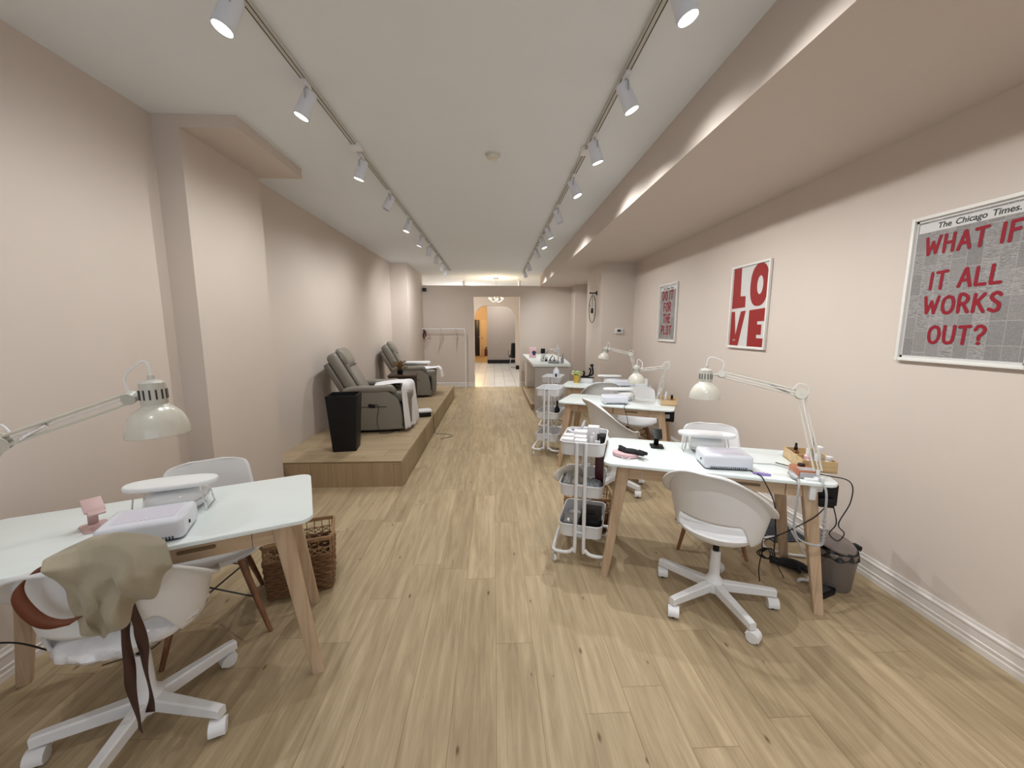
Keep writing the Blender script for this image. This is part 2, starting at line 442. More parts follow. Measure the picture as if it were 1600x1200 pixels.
def ribbon(g, pts, wdir, w_, t=0.002):
    P = smooth(pts, 5)
    for i in range(len(P) - 1):
        a, b_ = P[i], P[i + 1]
        wd = [Vector(wdir(k / (len(P) - 1))).normalized() * w_ / 2 for k in (i, i + 1)]
        if i == 0: prev = [g.bm.verts.new(a - wd[0]), g.bm.verts.new(a + wd[0])]
        cur = [g.bm.verts.new(b_ - wd[1]), g.bm.verts.new(b_ + wd[1])]
        g.bm.faces.new((prev[0], prev[1], cur[1], cur[0])); prev = cur

# ------------------------------------------------------------------ room shell
CZ = 2.92; SZ = 2.62           # ceiling and bulkhead underside
XL, XR, YB, YF = -2.20, 2.34, 10.55, -2.5
def wallbox(name, x0, x1, y0, y1, z0, z1, m='wall'):
    return struct(G().box(((x0 + x1) / 2, (y0 + y1) / 2, (z0 + z1) / 2), (x1 - x0, y1 - y0, z1 - z0)).build(name, m))
wallbox('floor', XL - .1, XR + .1, YF - .1, YB + .0, -.1, 0, 'floor')
wallbox('ceiling', XL - .1, XR + .1, YF - .1, 24, CZ, CZ + .1, 'ceiling')
wallbox('wall_left', XL - .1, XL, YF, 23.6, 0, CZ)
wallbox('wall_right', XR, XR + .1, YF, 16.0, 0, CZ)
wallbox('ceiling_bulkhead', 1.20, XR, YF, YB, SZ, CZ)
# shallow pier on the left wall with the boxed bulkhead over it, and a second pier further down
wallbox('wall_pier_1', XL, -2.03, 2.867, 3.755, 0, CZ)
wallbox('ceiling_box', XL, -1.665, 2.866, 3.754, 2.84, CZ)
wallbox('wall_pier_2', XL, -1.84, 8.73, YB, 0, CZ)
# piers on the right wall
wallbox('wall_pier_3', 1.80, XR, 6.65, 7.75, 0, SZ)
wallbox('wall_pier_4', 2.02, XR, 10.0, YB, 0, SZ)
# partition with its squared opening; it stops short of the ceiling
OX0, OX1, OZ = -.526, .675, 2.366
PT = 2.645
g = G()
g.box(((XL + OX0) / 2, YB + .07, PT / 2), (OX0 - XL, .14, PT))
g.box(((XR + OX1) / 2, YB + .07, PT / 2), (XR - OX1, .14, PT))
g.box(((OX0 + OX1) / 2, YB + .07, (PT + OZ) / 2), (OX1 - OX0, .14, PT - OZ))
struct(g.build('wall_back', 'wall'))
# shop front behind the camera
g = G()
g.box((-2.05, YF - .05, CZ / 2), (.5, .1, CZ)); g.box((2.2, YF - .05, CZ / 2), (.5, .1, CZ))
g.box((.08, YF - .05, 2.74), (3.8, .1, .36)); g.box((.08, YF - .05, .1), (3.8, .1, .2))
struct(g.build('wall_front', 'wall'))
g = G()
for x in (-1.78, -.5, .66, 1.93): g.box((x, YF - .05, 1.38), (.05, .08, 2.36))
for z in (.22, 2.54): g.box((.08, YF - .05, z), (3.76, .08, .05))
struct(g.build('window_1', 'trim'))

def baseboard(name, p0, p1, nrm, h=.135):
    """moulded skirting from p0 to p1, nrm = direction into the room"""
    p0, p1, nrm = Vector((*p0, 0)), Vector((*p1, 0)), Vector((*nrm, 0))
    prof = [(0, 0), (.020, 0), (.020, .030), (.0165, .034), (.0165, .044), (.019, .048), (.019, .056), (.015, .060), (.015, .098), (.018, .104), (.018, .112), (.011, .120), (.009, h), (0, h)]
    g = G()
    a = [g.bm.verts.new(p0 + nrm * x + Vector((0, 0, z))) for x, z in prof]
    b = [g.bm.verts.new(p1 + nrm * x + Vector((0, 0, z))) for x, z in prof]
    n = len(prof)
    for i in range(n): g.bm.faces.new((a[i], a[(i + 1) % n], b[(i + 1) % n], b[i]))
    g.bm.faces.new(a); g.bm.faces.new(list(reversed(b)))
    return struct(g.build(name, 'trim', sharp=20))
baseboard('baseboard_right', (XR, YF), (XR, 6.65), (-1, 0))
baseboard('baseboard_left', (XL, YF), (XL, 2.867), (1, 0))
baseboard('baseboard_pier', (XL, 2.867), (-2.03, 2.867), (0, -1))
baseboard('baseboard_pier_side', (-2.03, 2.867), (-2.03, 3.755), (1, 0))
baseboard('baseboard_back_left', (-1.84, YB), (OX0, YB), (0, -1), .12)
baseboard('baseboard_back_right', (OX1, YB), (2.02, YB), (0, -1), .12)
baseboard('baseboard_column', (1.80, 6.65), (XR, 6.65), (0, -1), .12)

# rooms seen through the opening
wallbox('floor_tiled', XL - .1, XR + .1, YB, 18.2, -.1, -.002, 'tile')
wallbox('floor_far', XL - .1, XR + .1, 18.2, 23.7, -.1, -.002, 'riser')
# arch wall
def arch_wall():
    g = G(); Y = 15.1; ax0, ax1, az = -.74, .81, 2.38; r = .45
    top = 2.92
    o = [(ax0, 0)] + [(ax0, az - r)] + [(ax0 + r - r * math.cos(rad(a)), az - r + r * math.sin(rad(a))) for a in range(10, 91, 10)]
    o += [(ax1 - r + r * math.sin(rad(a)), az - r + r * math.cos(rad(a))) for a in range(0, 91, 10)] + [(ax1, 0)]
    # strip between the arch outline and an outer rectangle outline
    n = len(o); out = []
    for x, z in o:
        if z < .01: out.append((XL if x < 0 else XR, 0))
        else:
            cx = (ax0 + ax1) / 2
            out.append((max(XL, min(XR, cx + (x - cx) * 3.2)), top if z > az - r + .01 else z))
    f0 = [g.bm.verts.new((x, Y, z)) for x, z in o]; f1 = [g.bm.verts.new((x, Y, z)) for x, z in out]
    b0 = [g.bm.verts.new((x, Y + .2, z)) for x, z in o]; b1 = [g.bm.verts.new((x, Y + .2, z)) for x, z in out]
    for i in range(n - 1):
        g.bm.faces.new((f0[i], f0[i + 1], f1[i + 1], f1[i])); g.bm.faces.new((b1[i], b1[i + 1], b0[i + 1], b0[i]))
        g.bm.faces.new((f0[i + 1], f0[i], b0[i], b0[i + 1]))
    return struct(g.build('wall_arch', 'wall'))
arch_wall()
struct(G().box((1.60, 15.085, .07), (1.56, .03, .15)).build('baseboard_arch', 'black'))
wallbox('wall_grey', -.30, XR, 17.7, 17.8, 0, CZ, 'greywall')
struct(G().box((1.02, 17.685, .08), (2.64, .03, .16)).build('baseboard_grey', 'black'))
wallbox('wall_far', XL, XR, 22.65, 22.75, 0, CZ, 'orangewall')
g = G(); g.box((-.955, 22.62, 1.0), (.27, .05, 2.03), bev=.004)
d = struct(g.build('door_1', 'darkdoor'))
G().box((-.86, 22.58, 1.05), (.03, .03, .10), bev=.006).build('door_handle', 'chrome', d)
G().tube([(-.80, 22.6, 0), (-.80, 22.6, 2.06), (-1.11, 22.6, 2.06), (-1.11, 22.6, 0)], .018, 6).build('door_frame', 'trim', d)
d = struct(G().box((-.55, 22.63, 1.0), (.40, .04, 2.03), bev=.004).build('door_2', 'orangewall'))
G().ball((-.68, 22.58, 1.0), (.03, .03, .03)).build('door_knob', 'black', d)
# light in the rooms beyond
def point(name, loc, e, col, r=.1):
    l = bpy.data.lights.new(name, 'POINT'); l.energy = e; l.color = col; l.shadow_soft_size = r
    o = bpy.data.objects.new(name, l); COL.objects.link(o); o.location = loc; return o
point('far_room_ceiling_lamp', (-.9, 20.6, 2.6), 80, (1.0, .62, .25))
point('middle_room_ceiling_lamp', (.2, 16.5, 2.7), 55, (1.0, .93, .86))
point('tiled_room_fill', (-.9, 13.2, 2.0), 46, (1.0, .94, .86))  # added fill without a fixture, hidden behind the partition, brightens the tiles

# raised wooden platforms
t = thing('platform', 'long raised platform of light oak boards under the two recliners', 'platform', (-2.197, 3.795, 0))
G().prism([(0, 0), (1.279, 0), (1.279, 5.19), (.36, 5.19), (.36, 4.925), (0, 4.925)], .244, .26).build('deck', 'platform', t)
G().box((.641, .01, .122), (1.27, .02, .244)).build('front_riser', 'riser', t)
G().box((1.272, 2.60, .122), (.02, 5.18, .244)).build('side_riser', 'floor', t)
t = thing('low_platform', 'low wood-clad plinth behind the grey reception counter, brown edge showing', 'platform', (.70, 7.45, 0))
G().box((.66, 1.2, .10), (1.32, 2.4, .02), bev=.003).build('deck', 'platform', t)
G().box((.012, 1.2, .045), (.02, 2.38, .09)).build('side_riser', 'walnutlight', t)
G().box((.66, .012, .045), (1.30, .02, .09)).build('front_riser', 'walnutlight', t)

# ------------------------------------------------------------------ track lighting
def track(x, y0, y1, label):
    t = thing('lighting_track', label, 'light track', (x, y0, CZ), 0, 'ceiling lighting tracks')
    L_ = y1 - y0
    g = G()
    g.box((0, L_ / 2, -.012), (.036, L_, .024), bev=.002); g.build('rail', 'lampgrey', t)
    for s_ in (-1, 1): G().box((s_ * .0115, L_ / 2, -.0242), (.0045, L_ - .02, .0012)).build('contact_slot', 'dark', t)
    for yy in (3.25,): G().box((.0, yy - y0, -.018), (.075, .10, .034), bev=.004).build('feed_joiner', 'white', t)
    return t
track(-1.03, -2.2, 9.75, 'grey ceiling track running above the platform side of the room')
track(.715, -2.2, 9.9, 'grey ceiling track running beside the pink bulkhead')
def track_light(x, y, d, on, label, e=None):
    """one adjustable head on a track; the lamp in it points along d"""
    t = thing('track_spotlight', label, 'spotlight', (x, y, CZ), 0, 'spotlights on the ceiling tracks')
    d = Vector(d).normalized()
    G().box((0, 0, -.035), (.026, .075, .024), bev=.003).build('adapter', 'metalwhite', t)
    piv = Vector((0, 0, -.125)); R = aim(d)
    sx = R @ Vector((1, 0, 0))
    g = G(); g.tube([(0, 0, -.045), (0, 0, -.07)], .007, 8)
    a = [Vector((0, 0, -.066)), piv + sx * .046 + Vector((0, 0, .045)), piv + sx * .046]
    b = [Vector((0, 0, -.066)), piv - sx * .046 + Vector((0, 0, .045)), piv - sx * .046]
    g.tube(a, .004, 6); g.tube(b, .004, 6); g.build('yoke', 'greyplastic', t)
    c = piv + d * .02
    g = G(); g.lathe([(0, .075), (.030, .075), (.036, .068), (.038, .03), (.042, -.05), (.042, -.068), (.037, -.068), (.035, -.055), (0, -.055)], 24, R, c)
    g.build('lamp_can', 'lilac', t)
    G().lathe([(0, -.060), (.0345, -.060), (.0345, -.057), (0, -.0565)], 20, R, c).build('lens', 'lens' if on else 'greyplastic', t)
    if on:
        l = bpy.data.lights.new('spot', 'SPOT'); l.energy = (e or SPOT_W) * ((.95 if x > 0 else .45) if y < 2.2 else .62 if y < 2.6 else (1.35 if x > 0 else .80) if y < 3.9 else 1.0 if y < 7 else 1.25); l.color = LAMP_COL
        l.spot_size = rad(146); l.spot_blend = 1.0; l.shadow_soft_size = .012
        o = bpy.data.objects.new('spot', l); COL.objects.link(o); o.parent = t
        o.location = c + d * .075; o.rotation_euler = R.to_euler()
    return t
LY = [(1.80, 1), (2.45, 1), (3.37, 1), (4.20, 0), (5.08, 1), (5.95, 1), (6.68, 0), (7.50, 1), (8.30, 1), (9.0, 0)]
RY = [(1.66, 1), (2.30, 1), (2.97, 1), (3.71, 1), (4.60, 0), (5.37, 1), (6.00, 1), (6.85, 0), (8.30, 1), (9.4, 1)]
ORD = 'first second third fourth fifth sixth seventh eighth ninth tenth'.split()
for i, (y, on) in enumerate(LY):
    track_light(-1.03, y, (-.34 - .1 * (i % 2), (-.20 + .12 * (i % 3)) if y < 6.5 else .55, -1), on,
                f'{"lit" if on else "unlit"} white spotlight, {ORD[i]} from the camera end on the track above the platform side')
for i, (y, on) in enumerate(RY):
    track_light(.715, y, (.34 + .12 * (i % 2), (-.12 + .10 * (i % 3)) if y < 6.5 else .15, -1), on,
                f'{"lit" if on else "unlit"} white spotlight, {ORD[i]} from the camera end on the track beside the bulkhead')
for i, y in enumerate((-1.2, .45)):   # the same tracks go on over the camera
    track_light(-1.03, y, (-.4, -.05, -1), 1, ('lit white spotlight on the platform-side track, closest to the shop front', 'lit white spotlight on the platform-side track, just over the camera')[i])
    track_light(.715, y, (.62, -.05, -1), 1, ('lit white spotlight on the bulkhead-side track, closest to the shop front', 'lit white spotlight on the bulkhead-side track, just over the camera')[i], SPOT_W * 1.5)
for x, y, on in ((-.82, 11.3, 0), (.70, 11.2, 1)):
    track_light(x, y, (.1, .3, -1), on, 'spotlight above the tiled room, %s' % ('lit, on the counter side' if on else 'unlit, on the clothes rack side'))
t = thing('smoke_detector', 'round cream smoke detector between the two ceiling tracks', 'smoke detector', (0, 3.38, CZ))
G().lathe([(0, -.038), (.035, -.038), (.045, -.034), (.052, -.02), (.052, -.014), (0, -.014)], 28).build('sensor_cap', 'cream', t)
G().lathe([(0, -.014), (.062, -.014), (.062, 0), (0, 0)], 28).build('base', 'cream', t)

# chandelier in the tiled room
t = thing('chandelier', 'small chandelier of warm bulbs seen through the top of the doorway', 'chandelier', (.06, 11.2, CZ))
G().lathe([(0, -.04), (.06, -.03), (.075, 0), (0, 0)], 20).build('canopy', 'chrome', t)
G().tube([(0, 0, -.03), (0, 0, -.62)], .006, 8).build('stem', 'chrome', t)
G().ball((0, 0, -.62), (.03, .03, .03)).build('hub', 'chrome', t)
for k in range(6):
    a = 2 * PI * k / 6 + .3; c, s_ = math.cos(a), math.sin(a)
    P = smooth([(0, 0, -.62), (.08 * c, .08 * s_, -.65), (.15 * c, .15 * s_, -.61), (.20 * c, .20 * s_, -.57)], 5)
    G().tube(P, .006, 6).build('arm', 'chrome', t)
    G().ball((.20 * c, .20 * s_, -.55), (.017, .017, .026), 10).build('bulb', 'bulb', t)
point('chandelier_light', (.06, 11.2, 2.45), 24, (1.0, .80, .50), .2)

# ------------------------------------------------------------------ desks
def desk(label, loc, deg):
    t = thing('desk', label, 'desk', (*loc, 0), rad(deg), 'white topped manicure desks')
    G().prism(rrect(1.20, .60, .055, 6), .731, .75, bev=.004).build('tabletop', 'laminate', t)
    for sx in (-1, 1):
        for sy in (-1, 1):
            g = G()
            top, foot = Vector((sx * .475, sy * .235, .731)), Vector((sx * .575, sy * .262, 0))
            n = 7; rings = []
            for i in range(n):
                k = i / (n - 1); c = top.lerp(foot, k)
                hw = .036 - .012 * k if i else .036
                hd = .027 - .008 * k
                rings.append([g.bm.verts.new((c.x + x, c.y + y, c.z)) for x, y in rrect(hw * 2, hd * 2, .009, 2)])
            m_ = len(rings[0])
            for a, b in zip(rings, rings[1:]):
                for k in range(m_): g.bm.faces.new((a[k], a[(k + 1) % m_], b[(k + 1) % m_], b[k]))
            g.bm.faces.new(rings[0]); g.bm.faces.new(rings[-1])
            g.build('leg', 'oakleg', t)
    g = G()
    g.box((0, .235, .690), (.94, .022, .080)); 
    for s_ in (-1, 1): g.box((s_ * .452, 0, .690), (.022, .45, .080)); g.box((s_ * .417, -.236, .690), (.09, .024, .080))
    g.box((0, -.236, .726), (.80, .022, .010)); g.box((0, -.05, .690), (.018, .36, .07))
    g.build('apron', 'oakx', t)
    for s_ in (-1, 1):
        g = G(); x0 = s_ * .187
        g.box((x0, -.238, .684), (.364, .018, .072), bev=.002)
        g.box((x0, -.06, .658), (.35, .34, .008)); 
        for e in (-1, 1): g.box((x0 + e * .172, -.06, .675), (.008, .34, .04))
        d = g.build('drawer', 'oakx', t)
        G().prism(rrect(.125, .016, .0075, 5), 0, .003, R=Matrix.Rotation(PI / 2, 3, 'X'), c=(x0, -.2465, .690)).build('handle_slot', 'slot', d)
    g = G()
    for s_ in (-1, 1): g.tube([(s_ * .50, .245, .60), (s_ * .12, .235, .655)], .004, 6)
    g.build('brace_wire', 'greyplastic', t)
    return t
DL, DN, DM, DF = ((-1.445, 1.65), 25), ((1.315, 2.35), -19.5), ((1.36, 4.28), -27), ((1.59, 5.52), -21)
desk('white topped desk with pink phone stand, in front of the bare pier wall', *DL)
desk('white topped desk with wooden bottle tray, below the red block letter poster', *DN)
desk('white topped desk standing between the bottle tray desk and the yellow pot desk', *DM)
desk('white topped desk with small yellow flower pot, beside the tall carts', *DF)
def at(d, x, y, z=.75):
    (cx, cy), a = d; a = rad(a)
    return (cx + x * math.cos(a) - y * math.sin(a), cy + x * math.sin(a) + y * math.cos(a), z)
def rz(d, a=0): return rad(d[1] + a)

# ------------------------------------------------------------------ chairs
def swivel(label, loc, back, base_rot, wrapped=False, lift=0.0):
    """white tub chair on a five-star castor base; back = direction its back points to (degrees)"""
    t = thing('swivel_chair', label, 'chair', (*loc, 0), 0, 'white swivel tub chairs')
    zs = .475 + lift                      # seat rim
    BK = rad(back)
    def P(th, r, z, k=1.0):               # th = angle from the back
        a = BK + th
        f, s_ = math.cos(th) * r * k, math.sin(th) * r
        return Vector((f * math.cos(BK) - s_ * math.sin(BK), f * math.sin(BK) + s_ * math.cos(BK), z))
    TH = rad(128)
    ss = lambda a, b, x: (lambda u: u * u * (3 - 2 * u))(max(0, min(1, (x - a) / (b - a))))
    def shell(u, v):
        th = (u * 2 - 1) * TH; A = abs(math.degrees(th))
        zt = zs + .370 - .275 * ss(8, 108, A) - .06 * ss(112, 128, A)
        zb = zs - .025 + .125 * (1 - ss(36, 62, A)) - .0
        zb = min(zb, zt - .02)
        vv = min(v / .9, 1); z = zb + (zt - zb) * vv
        h = (z - zs + .03) / .36
        r = .205 + .074 * max(0, h) ** .85
        if v > .9: r += .047 * (v - .9) / .1 * (1 - .45 * ss(60, 128, A)); z += .007 * (v - .9) / .1
        return P(th, r, z)
    g = G(); g.grid(shell, 65, 21); sh = g.build('shell', 'whiteshell', t, solid=.011, sharp=60)
    g = G()
    prof = [(0, zs - .075), (.10, zs - .07), (.17, zs - .045), (.205, zs - .015), (.212, zs + .004), (.205, zs + .014), (.193, zs + .008), (.17, zs - .006), (.09, zs - .014), (0, zs - .016)]
    g.lathe(prof, 40); g.build('seat', 'whiteshell', t)
    if wrapped:
        g = G()
        def cush(u, v):
            a = 2 * PI * u; ph = PI * v
            r = .222 * abs(math.sin(ph)) ** .45; z = zs + .002 - .042 * math.cos(ph)
            k = 1 + .02 * math.sin(13 * a + 4 * v) + .012 * math.sin(29 * a)
            return Vector((r * k * math.cos(a), r * k * math.sin(a), z + .005 * math.sin(9 * a + 20 * v) * math.sin(ph)))
        g.grid(cush, 72, 15, cu=True); g.build('seat_cushion', 'plasticwrap', t, label='cushion still wrapped in clear crinkled plastic')
    G().cyl((0, 0, .28), .0165, zs - .345, 16).build('gas_lift', 'black', t)
    g = G(); g.lathe([(0, zs - .095), (.06, zs - .095), (.085, zs - .075), (.085, zs - .062), (0, zs - .062)], 20)
    g.build('seat_plate', 'black', t)
    g = G(); g.lathe([(0, .065), (.050, .065), (.055, .075), (.052, .125), (.034, .145), (.029, .16), (.0255, .30), (.024, .305), (0, .305)], 24); g.build('column', 'metalwhite', t)
    g = G()
    R_ = .305
    for k in range(5):
        a = base_rot + 72 * k; R = Matrix.Rotation(rad(a), 3, 'Z')
        b = bmesh.new()
        sec = [(.035, .024, .072, .122), (R_ - .01, .0175, .070, .110), (R_ + .018, .0170, .068, .106)]
        rings = [[b.verts.new((x, sy, z)) for sy, z in ((-hw, z0), (hw, z0), (hw, z1 - .006), (hw - .006, z1), (-hw + .006, z1), (-hw, z1 - .006))] for x, hw, z0, z1 in sec]
        for p, q in zip(rings, rings[1:]):
            for j in range(6): b.faces.new((p[j], p[(j + 1) % 6], q[(j + 1) % 6], q[j]))
        b.faces.new(rings[0]); b.faces.new(rings[-1]); g.merge(b, R)
    g.build('star_base', 'metalwhite', t)
    for k in range(5):
        a = rad(base_rot + 72 * k); c = Vector((R_ * math.cos(a), R_ * math.sin(a), 0))
        sw = rad(-90 + 40 * math.sin(k * 2.1 + base_rot))
        R = Matrix.Rotation(sw, 3, 'Z'); RX = R @ Matrix.Rotation(PI / 2, 3, 'X')
        g = G()
        for s_ in (-1, 1):
            cc = c + R @ Vector((.014, s_ * .0145, .029))
            g.lathe([(0, -.011), (.024, -.011), (.029, -.006), (.029, .006), (.024, .011), (0, .011)], 20, RX, cc)
        # hood over the twin wheels
        b = bmesh.new(); n = 10; fr = []
        for s_ in (-.0275, .0275):
            fr.append([b.verts.new((.014 + .034 * math.cos(rad(-15 + 170 * i / n)), s_, .029 + .034 * math.sin(rad(-15 + 170 * i / n)))) for i in range(n + 1)])
        for i in range(n): b.faces.new((fr[0][i], fr[0][i + 1], fr[1][i + 1], fr[1][i]))
        b.faces.new(fr[0]); b.faces.new(fr[1])
        g.merge(b, R, c); g.tube([c + Vector((0, 0, .055)), c + Vector((0, 0, .085))], .008, 8)
        cs = g.build('caster', 'metalwhite', t)
        G().box(c + R @ Vector((.014, 0, .014)), (.030, .008, .024), R).build('brake', 'black', cs)
    return t
swivel('white swivel tub chair with empty seat, at the wooden bottle tray desk', (1.25, 2.045), 226, 58, lift=-.012)
swivel('white swivel tub chair with apron thrown over its back', (-1.375, 1.445), 286, -10, wrapped=True, lift=-.012)
swivel('white swivel tub chair turned sideways at the middle desk of the row', (1.18, 3.72), 190, 10, lift=.03)
swivel('white swivel tub chair at the yellow pot desk', (1.42, 5.15), 262, 30, lift=.03)

def shell_chair(label, loc, deg):
    """moulded white shell on brown dowel legs with black wire bracing; deg = direction it faces"""
    t = thing('shell_chair', label, 'chair', (*loc, 0), rad(deg), 'white shell chairs on brown legs')
    # profile along the middle, x forward: front lip -> seat -> back top
    prof = smooth([(.235, .415), (.215, .440), (.12, .432), (.0, .420), (-.10, .428), (-.165, .47), (-.20, .56), (-.225, .68), (-.245, .79), (-.250, .825)], 5)
    prof = [(p[0], p[1]) for p in [Vector((a, b, 0)) for a, b, _ in [(*q[:2], 0) for q in prof]]]
    n = len(prof)
    def f(u, v):
        i = v * (n - 1); k = min(int(i), n - 2); w_ = i - k
        x = prof[k][0] * (1 - w_) + prof[k + 1][0] * w_; z = prof[k][1] * (1 - w_) + prof[k + 1][1] * w_
        s_ = u * 2 - 1
        hw = .225 if v < .55 else .225 - .055 * ((v - .55) / .45) ** 1.3
        if v < .08: hw *= .80 + .20 * math.sqrt(max(0, 1 - (1 - v / .08) ** 2))
        if v > .86: hw *= math.sqrt(max(.10, 1 - ((v - .86) / .155) ** 2))
        up = abs(s_) ** 2.6
        seatk = max(0, 1 - v / .6)
        dz = up * (.055 * min(1, seatk * 1.6) + .05 * math.exp(-((v - .5) / .14) ** 2))
        dx = up * (.075 * math.exp(-((v - .66) / .22) ** 2))
        return Vector((x + dx, s_ * hw, z + dz))
    g = G(); g.grid(f, 25, 47)
    g.build('shell', 'whiteshell', t, solid=.007, sharp=75)
    feet = [(.235, .215), (.235, -.215), (-.235, .20), (-.235, -.20)]; tops = [(.10, .11), (.10, -.11), (-.10, .11), (-.10, -.11)]
    for (fx, fy), (tx, ty) in zip(feet, tops):
        a, b = Vector((tx, ty, .385)), Vector((fx, fy, 0))
        G().tube([a, a.lerp(b, .5), b], [.0165, .0155, .0105], 12).build('leg', 'walnut', t)
    g = G()
    pt = lambda i, k: Vector((*tops[i], .385)).lerp(Vector((*feet[i], 0)), k)
    for i, j in ((0, 1), (2, 3), (0, 2), (1, 3)):
        g.tube([pt(i, .12), pt(j, .55)], .004, 6); g.tube([pt(j, .12), pt(i, .55)], .004, 6)
    for i in range(4): g.tube([pt(i, .05), Vector((0, 0, .40)).lerp(pt(i, 0), .3)], .006, 6)
    g.box((0, 0, .400), (.20, .20, .012)); g.build('wire_brace', 'blackmetal', t)
    return t
shell_chair('white shell chair tucked behind the pink phone stand desk', (-1.47, 1.995), -58)
shell_chair('white shell chair behind the wooden bottle tray desk', (1.575, 2.70), -112)
shell_chair('white shell chair behind the middle desk of the row', (1.72, 4.62), -112)

# ------------------------------------------------------------------ desk lamps
def lamp(label, base, elbow, head, shade, tilt, loops=True):
    """white enamel swing-arm lamp; points in the room, tilt = direction the shade opens to"""
    t = thing('desk_lamp', label, 'lamp', base, 0, 'swing arm desk lamps')
    B = Vector(base); E_ = Vector(elbow) - B; Hd = Vector(head) - B; S = Vector(shade) - B
    g = G(); g.box((0, 0, -.012), (.035, .05, .065), bev=.004); g.box((0, 0, -.055), (.05, .03, .012), bev=.003)
    g.tube([(0, 0, .0), (0, 0, .055)], .009, 10); g.tube([(0, 0, -.085), (0, 0, -.05)], .005, 8); g.build('clamp', 'metalwhite', t)
    st = Vector((0, 0, .05))
    pl = (E_ - st).cross(Hd - E_).normalized()
    def arm(a, b, name, off):
        d = (b - a).normalized(); n = pl.cross(d).normalized() * off
        g = G()
        for s_ in (-1, 1): g.tube([a + n * s_, b + n * s_], .0052, 6)
        o = g.build(name, 'cream', t)
        q = a + d * .03 + n; e = a.lerp(b, .48) - n
        g = G(); P = []; N_ = 40; L_ = (e - q)
        sx = d.orthogonal().normalized(); sy = d.cross(sx)
        for i in range(N_ * 6 + 1):
            k = i / (N_ * 6); an = 2 * PI * i / 6
            P.append(q + L_ * (.12 + .6 * k) + (sx * math.cos(an) + sy * math.sin(an)) * .0052)
        g.tube([q, q + L_ * .12], .0018, 5); g.tube([q + L_ * .72, e], .0018, 5); g.tube(P, .0012, 4)
        g.build('spring', 'chrome', o)
    arm(st, E_, 'lower_arm', .017); arm(E_, Hd, 'upper_arm', .016)
    Rp = pl.to_track_quat('Z', 'Y').to_matrix()
    g = G()
    for s_ in (-.011, .011): g.lathe([(0, s_ - .002), (.030, s_ - .002), (.030, s_ + .002), (0, s_ + .002)], 18, Rp, E_)
    g.lathe([(0, -.016), (.007, -.016), (.007, .016), (0, .016)], 10, Rp, E_); g.build('elbow_joint', 'cream', t)
    g = G(); g.lathe([(0, -.014), (.02, -.014), (.02, .014), (0, .014)], 14, Rp, Hd)
    ax = Vector(tilt).normalized(); R = aim(ax)          # local -Z is where the shade opens
    nk = S - ax * .075
    g.tube([Hd, Hd.lerp(nk, .5) - ax * .004, nk], .006, 8); g.build('head_joint', 'lampgrey', t)
    g = G()
    prof = [(.085 * math.cos(rad(a)) ** .9, -.055 + .10 * math.sin(rad(a))) for a in range(0, 68, 6)] + [(.034, .045)]
    g.lathe([(.0855, -.058)] + prof, 36, R, S); g.build('shade', 'cream', t, solid=.0025, sharp=70)
    G().lathe([(0, .04), (.035, .04), (.036, .05), (.036, .10), (.034, .116), (.024, .124), (.010, .127), (.010, .14), (0, .14)], 28, R, S).build('lamp_housing', 'lampgrey', t)
    g = G()
    for k in range(14):
        a = 2 * PI * k / 14; c = S + R @ Vector((.0362 * math.cos(a), .0362 * math.sin(a), .078))
        g.box(c, (.003, .0042, .032), R @ Matrix.Rotation(a, 3, 'Z'))
    g.build('vent_slots', 'dark', t)
    G().ball(S + R @ Vector((0, 0, -.005)), (.026, .026, .034), 14).build('bulb', 'gloss', t)
    # cable loops at the head and the elbow
    top = S + R @ Vector((0, 0, .14)); up = Vector((0, 0, 1))
    g = G()
    g.tube(smooth([top, top + up * .035 + (Hd - S) * .12, (top + Hd) * .5 + up * .075, Hd + (Hd - S) * .10 + up * .06, Hd + up * .01], 6), .003, 6)
    d = (Hd - E_).normalized()
    g.tube(smooth([E_ + d * .04 + up * .012, E_ + up * .055 + d * .01, E_ - d * .035 + up * .045, E_ - d * .03 - up * .02], 6), .003, 6)
    n = pl * .008
    g.tube([Hd + n, E_ + n], .0025, 5); g.tube([E_ + n, st + n], .0025, 5)
    g.build('cable', 'white', t)
    return t
lamp('cream swing arm lamp clamped to the wooden bottle tray desk', (1.712, 1.945, .75), (1.695, 2.096, 1.19), (1.348, 2.287, 1.279), (1.273, 2.32, 1.185), (-.02, -.05, -1))
lamp('cream swing arm lamp reaching in over the pink phone stand desk', (-1.90, 1.32, .75), (-1.56, 1.283, 1.193), (-1.193, 1.336, 1.324), (-1.122, 1.343, 1.257), (.04, -.02, -1))
lamp('cream swing arm lamp on the middle desk of the row', (1.735, 4.08, .75), (1.722, 3.90, 1.159), (1.545, 4.08, 1.119), (1.503, 4.11, 1.035), (.0, -.03, -1))
lamp('cream swing arm lamp on the yellow pot desk, shade turned away from the wall', (2.02, 5.45, .75), (1.938, 5.55, 1.184), (1.680, 5.747, 1.254), (1.625, 5.78, 1.15), (-.22, -.05, -1))

